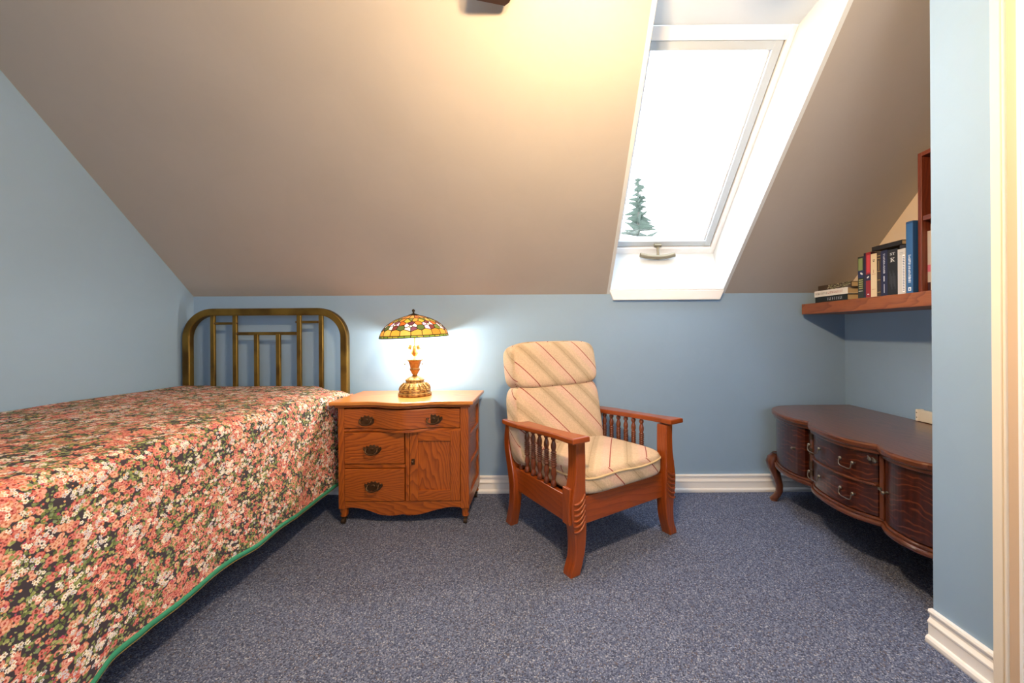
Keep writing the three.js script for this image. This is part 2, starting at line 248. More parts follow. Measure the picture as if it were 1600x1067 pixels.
// ------------------------------------------------------------ roof window with its white shaft
{
  const w = new THREE.Group(); w.name = 'window_1'; scene.add(w); tag(w, 'open white shaft and white framed roof window in the sloping ceiling', 'window', null, 'structure');
  w.position.set(0, KNEE, ZB);
  w.userData.label = 'white framed roof window in a deep white shaft of the sloping ceiling';
  // shaft profile in (z, y) from the joint
  const A = [0, 0], B = [-0.126, 0.292], C = [0.798, 1.164], D = [1.24, 1.169], back = 0.10;
  const B2 = [B[0] - back * SC, B[1] + back * CC], C2 = [C[0] - back * SC, C[1] + back * CC];
  const prof = [A, B, B2, C2, C, D].map(([z, y]) => [-z, y]);
  part('shaft_side', side(prof, SX1, SX1 + 0.02), M.reveal, w);
  part('shaft_side', side(prof, SX0 - 0.02, SX0), M.reveal, w);
  const strip = (P, Q, t) => { const dx = Q[0] - P[0], dy = Q[1] - P[1], l = Math.hypot(dx, dy), nx = -dy / l * t, ny = dx / l * t; return side([P, Q, [Q[0] + nx, Q[1] + ny], [P[0] + nx, P[1] + ny]].map(([z, y]) => [-z, y]), SX0 - 0.02, SX1 + 0.02); };
  part('shaft_bottom', strip(A, B, 0.02), M.reveal, w);
  part('shaft_top', strip(D, C, -0.02), M.reveal, w);
  // sill trim over the joint
  part('sill_trim', extrude([[SX0 - 0.004, 0.02], [SX1 + 0.004, 0.02], [SX1 - 0.024, -0.042], [SX0 + 0.02, -0.042]], 0.03, 0.003).translate(0, 0, 0.0), M.white, w);
  part('sill_lip', bx(SX1 - SX0 + 0.004, 0.014, 0.045, (SX0 + SX1) / 2, 0.027, 0.006, 0.004), M.white, w);
  const f = new THREE.Group(); f.name = 'window_unit'; f.rotation.x = Math.PI / 2 - PITCH; w.add(f);
  const N0 = -0.30, s0 = 0.107, s1 = 1.379, bar = (name, x0, x1, y0, y1, z0, z1, m = M.white, r = 0.004) => part(name, span(x0, x1, y0, y1, z0, z1, r), m, f);
  // fixed frame
  bar('fixed_frame', SX1 - 0.028, SX1, s0, s1, N0 - 0.088, N0 + 0.004); bar('fixed_frame', SX0, SX0 + 0.028, s0, s1, N0 - 0.088, N0 + 0.004);
  bar('fixed_frame', SX0, SX1, s1 - 0.06, s1, N0 - 0.07, N0 - 0.004); bar('fixed_frame', SX0, SX1, s0, s0 + 0.045, N0 - 0.088, N0 + 0.002);
  // rebate of the fixed frame behind the open joint around the sash
  bar('frame_rebate', SX1 - 0.05, SX1 - 0.028, s0 + 0.03, s1 - 0.045, N0 - 0.088, N0 - 0.079, M.white, 0); bar('frame_rebate', SX0 + 0.028, SX0 + 0.05, s0 + 0.03, s1 - 0.045, N0 - 0.088, N0 - 0.079, M.white, 0);
  bar('frame_rebate', SX0 + 0.05, SX1 - 0.05, s0 + 0.03, s0 + 0.065, N0 - 0.088, N0 - 0.079, M.white, 0);
  // opening sash
  bar('sash', SX1 - 0.075, SX1 - 0.033, s0 + 0.05, s1 - 0.06, N0 - 0.075, N0 - 0.012, M.sash); bar('sash', SX0 + 0.033, SX0 + 0.075, s0 + 0.05, s1 - 0.06, N0 - 0.075, N0 - 0.012, M.sash);
  bar('sash', SX0 + 0.033, SX1 - 0.033, s1 - 0.102, s1 - 0.06, N0 - 0.075, N0 - 0.014, M.sash); bar('sash', SX0 + 0.033, SX1 - 0.033, s0 + 0.05, s0 + 0.09, N0 - 0.075, N0 - 0.014, M.sash);
  bar('glazing_bead', SX1 - 0.086, SX1 - 0.075, s0 + 0.09, s1 - 0.1, N0 - 0.07, N0 - 0.03, M.white); bar('glazing_bead', SX0 + 0.075, SX0 + 0.086, s0 + 0.09, s1 - 0.1, N0 - 0.07, N0 - 0.03, M.white);
  bar('pane', SX0 + 0.07, SX1 - 0.07, s0 + 0.085, s1 - 0.098, N0 - 0.062, N0 - 0.056, M.glass, 0);
  // handle: a bowed metal bar on a short arm at the lower rail
  const hx = 0.80; part('handle', merge([tube([[hx - 0.118, s0 + 0.022, N0 + 0.045], [hx - 0.05, s0 + 0.012, N0 + 0.055], [hx + 0.05, s0 + 0.012, N0 + 0.055], [hx + 0.118, s0 + 0.024, N0 + 0.045]], 0.016, 20, 8).scale(1, 1, 1), rod([hx + 0.005, s0 + 0.06, N0 - 0.01], [hx + 0.005, s0 + 0.015, N0 + 0.052], 0.009), bx(0.05, 0.02, 0.02, hx + 0.003, s0 + 0.065, N0 - 0.004)]), M.handle, f);
}
// ------------------------------------------------------------ baseboards: moulded profile (out from wall, up)
const BP = [[0, 0], [0.022, 0], [0.024, 0.006], [0.024, 0.017], [0.019, 0.024], [0.013, 0.026], [0.013, 0.062], [0.016, 0.066], [0.0165, 0.072], [0.012, 0.079], [0.008, 0.084], [0.0075, 0.094], [0.013, 0.099], [0.015, 0.106], [0.012, 0.113], [0, 0.114]];
const baseboard = (name, len, label) => structure(name, extrude(BP, len), M.white, label, 'baseboard');
{ const b = baseboard('baseboard_back', WX1 - WX0, 'white moulded baseboard along the blue knee wall'); b.rotation.y = -Math.PI / 2; b.position.set(WX1, 0, ZB); b.scale.set(1, 1, 1); }
{ const b = baseboard('baseboard_left', ZR - ZB - 0.03, 'white moulded baseboard behind the bed on the gable wall'); b.position.set(WX0, 0, ZB + 0.026); }
{ const b = baseboard('baseboard_right', 1.26, 'white moulded baseboard behind the dark credenza'); b.rotation.y = Math.PI; b.position.set(WX1, 0, -1.345); }
{ const b = baseboard('baseboard_right_front', 0.2, 'white moulded baseboard at the foot of the blue wall end'); b.rotation.y = Math.PI; b.position.set(1.325, 0, -1.150); }
// baseboard_back runs along x: turn its length and face it into the room
{ const b = scene.getObjectByName('baseboard_back'); b.geometry = extrude(BP.map(([o, y]) => [-o, y]), WX1 - WX0).rotateY(Math.PI / 2); b.rotation.y = 0; b.position.set(WX0, 0, ZB); }
{ // door casing and door in the right wall
  const d = new THREE.Group(); d.name = 'door_1'; d.position.set(1.325, 0, -1.149); scene.add(d); tag(d, 'cream moulded door casing with white door at the right edge', 'door', null, 'structure');
  part('casing', metres(merge([span(-0.022, 0, 0, 2.1, 0, 0.026, 0.003), span(-0.018, 0, 0, 2.1, 0.026, 0.031), span(-0.024, 0, 0, 2.1, 0.031, 0.037, 0.003)]), 'y'), M.trimCream, d);
  part('jamb', span(-0.016, 0, 0, 2.1, 0.037, 0.064), M.trimTan, d);
  part('door_stop', merge([span(-0.022, 0, 0, 2.1, 0.064, 0.072, 0.002), span(-0.019, 0, 0, 2.1, 0.072, 0.077), span(-0.022, 0, 0, 2.1, 0.077, 0.085, 0.002)]), M.white, d);
  part('door_panel', span(-0.012, 0, 0.01, 2.06, 0.085, 0.84), M.white, d);
  part('casing', span(-0.022, 0, 0, 2.1, 0.85, 0.915, 0.003), M.trimCream, d);
  part('head_casing', span(-0.022, 0, 2.1, 2.17, 0, 0.915, 0.003), M.trimCream, d);
}

// ------------------------------------------------------------ bed
{
  const X0 = -2.272, X1 = -1.226, ZH = -2.53, b = thing('bed', 'single bed with a tarnished brass tube headboard in the corner', 'bed', [(X0 + X1) / 2, 0, ZH]);
  const hw = (X1 - X0) / 2, top = 1.222, R = 0.19, t = 0.045, arc = (cx, cy, r, a0, a1, n = 12) => Array.from({ length: n + 1 }, (_, i) => [cx + r * Math.cos(a0 + (a1 - a0) * i / n), cy + r * Math.sin(a0 + (a1 - a0) * i / n)]);
  const outer = [[-hw, 0], ...arc(-hw + R, top - R, R, Math.PI, Math.PI / 2), ...arc(hw - R, top - R, R, Math.PI / 2, 0), [hw, 0]];
  const inner = [[hw - t, 0], ...arc(hw - R, top - R, R - t, 0, Math.PI / 2), ...arc(-hw + R, top - R, R - t, Math.PI / 2, Math.PI), [-hw + t, 0]];
  part('headboard_frame', metres(extrude([...outer, ...inner], 0.042, 0.007).translate(0, 0, -0.021), 'y'), M.brass, b);
  const px = (p) => (p - 845) / 620 * 2.545 - (X0 + X1) / 2, yy = (p) => EYE - (p - 521.5) / 620 * 2.545, bw = 0.027;
  const bar = (x, y0, y1) => part('bar', metres(bx(bw, y1 - y0, 0.018, x, (y0 + y1) / 2, 0, 0.004), 'y', x), M.brass, b);
  const p1 = px(336), p2 = px(370.5), p3 = px(403.5), p4 = px(437.5), p5 = px(470), p6 = px(504), yl = yy(505), ym = yy(521), yr = yy(503.5);
  for (const x of [p1, p2, p5, p6]) bar(x, 0.34, top - t + 0.004);
  for (const x of [p3, p4]) bar(x, 0.34, ym);
  const cross = (xa, xb, y, h = 0.016) => part('crossbar', metres(bx(xb - xa, h, 0.014, (xa + xb) / 2, y, 0, 0.003), 'x', y), M.brass, b);
  cross(p1, p2, yl); cross(p2, p5, ym, 0.02); cross(p5, p6, yr); cross(-hw + t, hw - t, 0.34, 0.03);
  for (const [x, y] of [[p1, yl], [p2, yl], [p2, ym], [p5, ym], [p5, yr], [p6, yr]]) part('rivet', new THREE.SphereGeometry(0.006, 8, 6).scale(1, 1, 0.6).translate(x - 0.017 * Math.sign(x), y, 0.006), M.antique, b);
  // frame, legs and mattress under the spread
  for (const s of [-1, 1]) { part('side_rail', bx(0.03, 0.05, 2.0, s * (hw - 0.08), 0.32, 1.02), M.iron, b); part('leg', rod([s * (hw - 0.1), 0, 1.95], [s * (hw - 0.1), 0.3, 1.95], 0.018), M.iron, b); }
  part('box_spring', bx(0.98, 0.17, 1.98, -0.01, 0.432, 1.03, 0.02), M.mattress, b);
  part('mattress', bx(0.99, 0.19, 1.98, -0.01, 0.614, 1.03, 0.06), M.mattress, b);
}
{ // floral bedspread draped over the mattress
  const s = thing('bedspread', 'floral coral and green quilted bedspread hanging over the bed side', 'bedspread', [-1.75, 0, -1.5]);
  const ox = -1.75, oz = -1.5, XL = -2.285, XE = -1.192, ZHEAD = -2.508, ZF = -0.48, R = 0.055, TOP = 0.738, W = XE - R - XL, L = ZF - R - ZHEAD;
  const hem = (z) => 0.150 + 0.006 * Math.sin(z * 7) + 0.004 * Math.sin(z * 17 + 1) - 0.055 * sstep(-1.08, -0.98, z);
  const n2 = (a, b, sd) => fbm(a * 0.25 + 3.7, b * 0.25 + 5.1, 8, 8, 3, sd) - 0.5;
  const bend = (t, flat_) => { if (t <= flat_) return [t, 0]; const q = t - flat_, a = q / R; if (a < Math.PI / 2) return [flat_ + R * Math.sin(a), R * (1 - Math.cos(a))]; return [flat_ + R, R + q - R * Math.PI / 2]; };
  const Q = (a, b) => {               // a across from the wall, b along from the head, in metres of cloth
    const [xa, da] = bend(a, W), [zb, db] = bend(b, L); const z = ZHEAD + zb;
    let x = XL + xa, d = Math.max(da, db), y;
    const drop = TOP - hem(z), full = R + 0.55; if (d > R) d = R + (d - R) * (drop - R) / full;
    y = TOP - d; const side_ = clamp((da - R) / 0.5), fl = clamp(da / R);
    x += side_ * (0.022 + 0.007 * Math.sin(b * 9 + 0.6) + 0.004 * Math.sin(b * 23)) + fl * 0.014 * n2(b * 3, a * 2, 3);
    const flatTop = (1 - clamp(d / R));
    y += flatTop * (0.020 * n2(a * 2, b * 1.4, 9) - 0.018 * sstep(0.5, 0, b) * 0.4) - flatTop * 0.012 * sstep(W - 0.12, W, a);
    y -= 0.045 * sstep(0.1, 0, b) * sstep(W - 0.2, W, a) * flatTop;
    return [x - ox, y, z + (db > R ? 0.01 : 0) - oz];
  };
  const A = W + R * Math.PI / 2 + 0.55, Bn = L + R * Math.PI / 2 + 0.55, na = 90, nb = 130, P = [], UV = [], I = [];
  for (let j = 0; j <= nb; j++) for (let i = 0; i <= na; i++) { const a = A * i / na, b = Bn * j / nb; P.push(...Q(a, b)); UV.push(a, b); }
  for (let j = 0; j < nb; j++) for (let i = 0; i < na; i++) { const k = j * (na + 1) + i; I.push(k, k + na + 1, k + 1, k + 1, k + na + 1, k + na + 2); }
  const g = new THREE.BufferGeometry(); g.setAttribute('position', new THREE.Float32BufferAttribute(P, 3)); g.setAttribute('uv', new THREE.Float32BufferAttribute(UV, 2)); g.setIndex(I); g.computeVertexNormals();
  const m = part('cover', g, M.floral, s); M.floral.side = THREE.DoubleSide;
  const strip = (dy0, dy1, dx, name, mat) => {
    const rows = [], nbz = 150; for (let j = 0; j <= nbz; j++) { const q = Q(A, Bn * j / nbz * 0.79); rows.push(q); }
    const PP = [], II = []; for (const q of rows) { PP.push(q[0] + dx, q[1] + dy0, q[2], q[0] + dx + 0.0015, q[1] + (dy0 + dy1) / 2, q[2], q[0] + dx, q[1] + dy1, q[2], q[0] - 0.003, q[1] + dy1, q[2], q[0] - 0.003, q[1] + dy0, q[2]); }
    for (let j = 0; j < nbz; j++) for (let k = 0; k < 5; k++) { const a = j * 5 + k, b = j * 5 + (k + 1) % 5; II.push(a, b, a + 5, b, b + 5, a + 5); }
    const gg = new THREE.BufferGeometry(); gg.setAttribute('position', new THREE.Float32BufferAttribute(PP, 3)); gg.setIndex(II); gg.computeVertexNormals(); mat.side = THREE.DoubleSide; part(name, gg, mat, s);
  };
  strip(0.008, -0.010, 0.0035, 'binding', M.binding); strip(-0.010, -0.014, 0.0015, 'lining_edge', M.lining);
  s.children[1].userData.label = 'green binding along the hem';
}

// ------------------------------------------------------------ washstand (bedside cabinet)
const WS = { x: -0.766, z: -2.40, w: 0.7236, top: 0.684 };
{
  const c = thing('washstand', 'golden oak washstand with three drawers and a door beside the bed', 'cabinet', [WS.x, 0, WS.z]);
  const hw = WS.w / 2, F = 0.20, Bk = -0.19, y = (p) => EYE - (p - 520) / 281.8, X = (p) => (p - 845) / 281.8 - WS.x;
  const bow = (x, k = 1) => { const t = clamp(1 - Math.abs(x) / 0.17); return k * 0.04 * t * t * (3 - 2 * t) - k * 0.012 * Math.exp(-(((Math.abs(x) - 0.2) / 0.06) ** 2)); };
  const front = (x0, x1, z, n = 40) => Array.from({ length: n + 1 }, (_, i) => { const x = x0 + (x1 - x0) * i / n; return [x, z + bow(x)]; });
  // top board and the moulding under it
  part('top', metres(plan([...front(-hw - 0.036, hw + 0.03, F + 0.03), [hw + 0.03, Bk - 0.005], [-hw - 0.036, Bk - 0.005]], WS.top - 0.02, WS.top, 0.005), 'x', 0.13, 0.2), M.oakTop, c);
  part('top_moulding', metres(plan([...front(-hw - 0.012, hw + 0.012, F + 0.012), [hw + 0.012, Bk], [-hw - 0.012, Bk]], WS.top - 0.036, WS.top - 0.02, 0.005), 'x', 0.4, 0.1), M.oak, c);
  // stiles, rails, divider
  const st = (x0, x1, y0, y1, z0 = F - 0.03, z1 = F, name = 'rail', gr = 'x') => part(name, metres(span(x0, x1, y0, y1, z0, z1, 0.003), gr, x0 * 3, y0 * 5), M.oak, c);
  st(-hw, -hw + 0.034, 0.085, WS.top - 0.036, F - 0.034, F, 'stile', 'y'); st(hw - 0.046, hw, 0.085, WS.top - 0.036, F - 0.034, F, 'stile', 'y');
  const bowed = (name, x0, x1, y0, y1, z, th, bev, m = M.oak, ou = 0, ov = 0) => { const f = front(x0, x1, z); return part(name, metres(plan([...f, [x1, z - th], [x0, z - th]], y0, y1, bev), 'x', ou, ov), m, c); };
  bowed('rail', -hw + 0.034, hw - 0.046, y(674), y(669.5), F - 0.003, 0.03, 0.002);
  st(-hw + 0.034, X(631), y(731), y(725), F - 0.03, F - 0.005); st(X(632), X(638), y(783), y(674), F - 0.03, F - 0.001, 'divider', 'y');
  // apron with scalloped lower edge
  const xa = -hw + 0.034, xb = hw - 0.046, low = smooth2([[xa, 0.088], [xa + 0.05, 0.09], [xa + 0.12, 0.078], [xa + 0.2, 0.05], [xa + 0.27, 0.045], [-0.004, 0.052], [0.02, 0.046], [0.09, 0.052], [xb - 0.13, 0.078], [xb - 0.05, 0.092], [xb, 0.088]], 40);
  part('apron', metres(extrude([...low, [xb, y(783.5)], [xa, y(783.5)]], 0.02, 0.003).translate(0, 0, F - 0.024), 'x', 0.3, 0.2), M.oak, c);
  // drawers with their pulls
  const pull = (() => {
    const w = 0.052, s = new THREE.Shape(); const pts = [[-w, 0.004], [-w * 0.93, 0.018], [-w * 0.72, 0.012], [-w * 0.62, 0.024], [-w * 0.38, 0.018], [-w * 0.22, 0.03], [0, 0.024], [w * 0.22, 0.03], [w * 0.38, 0.018], [w * 0.62, 0.024], [w * 0.72, 0.012], [w * 0.93, 0.018], [w, 0.004], [w * 0.84, -0.008], [w * 0.66, -0.02], [w * 0.4, -0.026], [w * 0.16, -0.022], [0, -0.03], [-w * 0.16, -0.022], [-w * 0.4, -0.026], [-w * 0.66, -0.02], [-w * 0.84, -0.008]];
    const plate = extrude(pts, 0.003, 0.001), bail = tube([[-0.03, 0.006, 0.014], [-0.031, -0.006, 0.022], [-0.018, -0.018, 0.026], [0, -0.021, 0.027], [0.018, -0.018, 0.026], [0.031, -0.006, 0.022], [0.03, 0.006, 0.014]], 0.0042, 24, 6);
    const knobs = [-0.03, 0.03].map((x) => lathe([[0, 0.018], [0.005, 0.017], [0.007, 0.013], [0.004, 0.008], [0.007, 0.003], [0.008, 0]], 10).rotateX(Math.PI / 2).translate(x, 0.006, 0.002));
    return merge([plate, bail, ...knobs, new THREE.SphereGeometry(0.008, 10, 6).scale(1.2, 1, 0.4).translate(0, 0.004, 0.003)]);
  })();
  const drawer = (mesh, pts) => { for (const [x, yy, z] of pts) { const p = part('pull', pull, M.antique, mesh); p.position.set(x, yy, z); p.userData.label = 'dark ornate brass bail pull'; } };
  const d1 = bowed('drawer', -hw + 0.036, hw - 0.048, y(668.5), y(638.5), F + 0.002, 0.03, 0.003, M.oak, 0.02, 0.16);
  drawer(d1, [[X(571), y(657), F + 0.003 + bow(X(571))], [X(676), y(655.5), F + 0.003 + bow(X(676))]]);
  const d2 = part('drawer', metres(span(-hw + 0.036, X(630.5), y(724), y(675), F - 0.03, F + 0.002, 0.003), 'x', 0.31, 0.05), M.oak, c); drawer(d2, [[X(581), y(702), F + 0.002]]);
  const d3 = part('drawer', metres(span(-hw + 0.036, X(630.5), y(782.5), y(732), F - 0.03, F + 0.002, 0.003), 'x', 0.55, 0.21), M.oak, c); drawer(d3, [[X(582.5), y(759), F + 0.002]]);
  // panelled door
  const dx0 = X(639), dx1 = hw - 0.048, dy0 = y(782.5), dy1 = y(673), ix0 = X(652), ix1 = X(702.5), iy0 = y(766), iy1 = y(688.7);
  const door = part('door', metres(merge([span(dx0, ix0, dy0, dy1, F - 0.022, F + 0.001, 0.002), span(ix1, dx1, dy0, dy1, F - 0.022, F + 0.001, 0.002)]), 'y', 0.2, 0.1), M.oak, c);
  part('door_rail', metres(span(ix0, ix1, dy0, iy0, F - 0.022, F + 0.001, 0.002), 'x', 0.1, 0.3), M.oak, door); part('door_rail', metres(span(ix0, ix1, iy1, dy1, F - 0.022, F + 0.001, 0.002), 'x', 0.5, 0.2), M.oak, door);
  part('panel', metres(span(ix0, ix1, iy0, iy1, F - 0.02, F - 0.009), 'y', 0.05, 0.13), M.oak, door);
  part('knob', merge([lathe([[0, 0.02], [0.006, 0.019], [0.0085, 0.014], [0.005, 0.008], [0.006, 0]], 12).rotateX(Math.PI / 2).translate(X(644.5), y(720.5), F), bx(0.018, 0.032, 0.003, X(644.5), y(721), F + 0.002, 0.001)]), M.antique, door);
  // sides: frame and three sunk panels
  for (const s of [-1, 1]) {
    const xo = s * hw, xi = s * (hw - 0.02), a = Math.min(xo, xi), b2 = Math.max(xo, xi);
    for (const [z0, z1] of [[Bk, Bk + 0.05], [F - 0.062, F - 0.034]]) part('side_stile', metres(span(a, b2, 0.085, WS.top - 0.036, z0, z1, 0.003), 'y', z0), M.oak, c);
    for (const [y0, y1] of [[0.085, 0.15], [0.285, 0.315], [0.455, 0.485], [0.61, WS.top - 0.036]]) part('side_rail', metres(span(a, b2, y0, y1, Bk + 0.05, F - 0.062, 0.003), 'z', y0), M.oak, c);
    for (const [y0, y1] of [[0.15, 0.285], [0.315, 0.455], [0.485, 0.61]]) part('side_panel', metres(span(s > 0 ? a : a + 0.012, s > 0 ? b2 - 0.012 : b2, y0, y1, Bk + 0.05, F - 0.062), 'z', y0 * 2), M.oak, c);
  }
  part('back_panel', span(-hw + 0.02, hw - 0.02, 0.09, WS.top - 0.04, Bk + 0.004, Bk + 0.014), M.darkWood, c);
  part('bottom_board', span(-hw + 0.02, hw - 0.02, 0.09, 0.105, Bk + 0.014, F - 0.036), M.darkWood, c);
  for (const sx of [-1, 1]) for (const z of [F - 0.022, Bk + 0.024]) {
    const x = sx * (hw - 0.022), leg = part('leg', metres(limb([[x, 0.09, z, 0.021, 0.021], [x, 0.07, z, 0.02, 0.02], [x - sx * 0.003, 0.055, z, 0.017, 0.017], [x, 0.045, z, 0.019, 0.019], [x, 0.04, z, 0.016, 0.016]]), 'y', x), M.oak, c);
    part('caster', merge([rod([x, 0.05, z], [x, 0.024, z], 0.006), bx(0.02, 0.012, 0.02, x, 0.03, z, 0.002), rod([x - 0.009, 0.014, z + 0.009], [x + 0.009, 0.014, z + 0.009], 0.014, 14)]), M.caster, leg);
  }
}

// ------------------------------------------------------------ table lamp with leaded glass shade
{
  const l = thing('table_lamp', 'gilt table lamp with a stained glass dome shade on the washstand', 'lamp', [-0.763, WS.top + 0.0005, -2.40]);
  part('base', merge([lathe([[0, 0], [0.096, 0], [0.098, 0.006], [0.098, 0.014], [0.094, 0.02], [0.09, 0.022], [0.092, 0.03], [0.088, 0.042], [0.078, 0.056], [0.066, 0.068], [0.056, 0.078], [0.052, 0.084], [0.056, 0.09], [0.054, 0.096], [0.044, 0.104], [0.03, 0.112], [0.018, 0.116], [0, 0.116]], 40),
    ...Array.from({ length: 14 }, (_, k) => { const t = k / 14 * 6.283, c = Math.cos(t), s = Math.sin(t); return tube([[c * 0.09, 0.036, s * 0.09], [c * 0.084, 0.056, s * 0.084], [c * 0.064, 0.074, s * 0.064]], 0.0042, 8, 6); })]), M.gilt, l);
  part('stem', lathe([[0, 0.114], [0.017, 0.116], [0.014, 0.124], [0.02, 0.132], [0.022, 0.138], [0.03, 0.15], [0.031, 0.158], [0.027, 0.16], [0.028, 0.166], [0.031, 0.18], [0.038, 0.2], [0.042, 0.208], [0.047, 0.212], [0.047, 0.217], [0.03, 0.226], [0.016, 0.232], [0.013, 0.24], [0.021, 0.248], [0.023, 0.262], [0.022, 0.276], [0.02, 0.296], [0.006, 0.3], [0.006, 0.386], [0, 0.387]], 8), M.amber, l);
  part('collar', lathe([[0.0465, 0.211], [0.0485, 0.213], [0.0485, 0.218], [0.032, 0.2275], [0.017, 0.2335]], 24), M.gilt, l); part('collar', lathe([[0.029, 0.157], [0.033, 0.159], [0.029, 0.162]], 24), M.gilt, l);
  const LB = bulbMat(1, 0.9, 0.68, 6);
  for (const s of [-1, 1]) {
    part('socket', rod([s * 0.012, 0.285, 0], [s * 0.035, 0.292, 0], 0.014, 14), M.gilt, l);
    const bulb = part('bulb', new THREE.SphereGeometry(0.028, 16, 12).scale(1.15, 1, 1).translate(s * 0.066, 0.298, 0), LB, l); bulb.castShadow = false;
    const p = new THREE.PointLight(new THREE.Color().setRGB(1, 0.93, 0.78), TABLE_LAMP, 0, 2); p.name = 'bulb_light'; p.position.set(s * 0.066, 0.298, 0); p.castShadow = true; p.shadow.radius = 1.4; l.add(p);
    part('pull_chain', merge([rod([s * 0.03, 0.285, 0.014], [s * 0.052, 0.28, 0.022], 0.0015, 5), rod([s * 0.052, 0.28, 0.022], [s * 0.053, 0.195, 0.022], 0.0013, 5), new THREE.SphereGeometry(0.0055, 8, 6).translate(s * 0.053, 0.19, 0.022)]), M.gilt, l);
  }
  // shade: rim radius 0.2, tilted a little
  const prof = [[0.2, 0], [0.196, 0.018], [0.184, 0.042], [0.164, 0.066], [0.138, 0.087], [0.106, 0.105], [0.072, 0.118], [0.04, 0.127], [0.026, 0.13]];
  const cum = [0]; for (let i = 1; i < prof.length; i++) cum.push(cum[i - 1] + Math.hypot(prof[i][0] - prof[i - 1][0], prof[i][1] - prof[i - 1][1])); const LEN = cum[cum.length - 1];
  const at = (th, v, out = 0) => { let i = 1; while (i < prof.length - 1 && cum[i] < v) i++; const f = clamp((v - cum[i - 1]) / (cum[i] - cum[i - 1])), r = prof[i - 1][0] + (prof[i][0] - prof[i - 1][0]) * f, y = prof[i - 1][1] + (prof[i][1] - prof[i - 1][1]) * f, nx = prof[i][1] - prof[i - 1][1], ny = prof[i - 1][0] - prof[i][0], l_ = Math.hypot(nx, ny); return new THREE.Vector3((r + out * nx / l_) * Math.cos(th), y + out * ny / l_, (r + out * nx / l_) * Math.sin(th)); };
  const cells = []; const U0 = 0.15, PER = 2 * Math.PI * U0, SEC = 10, sw = PER / SEC, V0 = 0.012, V1 = LEN * 0.70, r = rng(19);
  const seeds = [];
  for (let s = 0; s < SEC; s++) {
    const cx = (s + 0.5) * sw, cy = V0 + (s % 2 ? 0.075 : 0.062);
    seeds.push([cx, cy, 'heart']); for (let k = 0; k < 5; k++) { const t = k / 5 * 6.283 + 0.3; seeds.push([cx + 0.016 * Math.cos(t), cy + 0.016 * Math.sin(t), k % 2 ? 'petal' : 'petal_pale']); }
    for (const q of [-0.5, 0]) seeds.push([cx + (q + 0.25) * sw + (r() - 0.5) * 0.008, V0 + 0.018 + (r() - 0.5) * 0.006, 'yellow']);
    seeds.push([cx + sw * 0.5, V0 + 0.055 + (r() - 0.5) * 0.01, 'leaf']); seeds.push([cx + sw * 0.5 + 0.004, V0 + 0.085, 'orange']);
    seeds.push([cx + sw * 0.28, V1 - 0.035, 'olive']); seeds.push([cx - sw * 0.25, V1 - 0.02, 'yellow']); seeds.push([cx + sw * 0.02, V1 - 0.012, 'leaf']);
  }
  const palette = { heart: [0xf4f1e6], petal: [0x9c5a58, 0x9a6480, 0x8a5068], petal_pale: [0xe8dce4, 0xd9c9de, 0xf0e4e0], yellow: [0xdcb860, 0xe0c47c, 0xd2a650], leaf: [0x8c9c58, 0x748a54, 0xa0a868], orange: [0xd98a3e, 0xe0a050], olive: [0xc8c060, 0xb4a848], amber: [0xdcae6a, 0xe6c07e, 0xc88e5a], rim: [0x9fb64e, 0xc2bd5c] };
  const gm = {}; for (const k in palette) gm[k] = palette[k].map((c) => phys({ color: c, transmission: 0.4, roughness: 0.6, thickness: 0 }));
  const clip = (poly, nx, ny, d) => { const out = []; for (let i = 0; i < poly.length; i++) { const a = poly[i], b = poly[(i + 1) % poly.length], fa = a[0] * nx + a[1] * ny - d, fb = b[0] * nx + b[1] * ny - d; if (fa <= 0) out.push(a); if ((fa < 0 && fb > 0) || (fa > 0 && fb < 0)) { const t = fa / (fa - fb); out.push([a[0] + (b[0] - a[0]) * t, a[1] + (b[1] - a[1]) * t]); } } return out; };
  seeds.forEach((S, i) => {
    let poly = [[S[0] - 0.08, V0], [S[0] + 0.08, V0], [S[0] + 0.08, V1], [S[0] - 0.08, V1]];
    seeds.forEach((T, j) => { for (const o of [-PER, 0, PER]) { if (i === j && o === 0) continue; const tx = T[0] + o, dx = tx - S[0], dy = T[1] - S[1]; if (Math.hypot(dx, dy) > 0.17) continue; poly = clip(poly, dx, dy, (tx * tx + T[1] * T[1] - S[0] * S[0] - S[1] * S[1]) / 2); } });
    if (poly.length > 2) cells.push([poly.map(([u, v]) => [u / U0, v]), S[2]]);
  });
  for (let k = 0; k < 36; k++) { const a = k / 36 * 6.2832, b = (k + 1) / 36 * 6.2832; cells.push([[[a, 0.0005], [b, 0.0005], [b, V0], [a, V0]], 'rim']); }
  for (let k = 0; k < 18; k++) { const a = k / 18 * 6.2832, b = (k + 1) / 18 * 6.2832; cells.push([[[a, V1], [b, V1], [b, LEN - 0.008], [a, LEN - 0.008]], 'amber']); }
  const came = [], seen = new Set(), shade = new THREE.Group();
  const edgeKey = (a, b) => { const f = (p) => Math.round((((p[0] % 6.2832) + 6.2832) % 6.2832) * 300) + ',' + Math.round(p[1] * 3000); return [f(a), f(b)].sort().join('|'); };
  const panes = [];
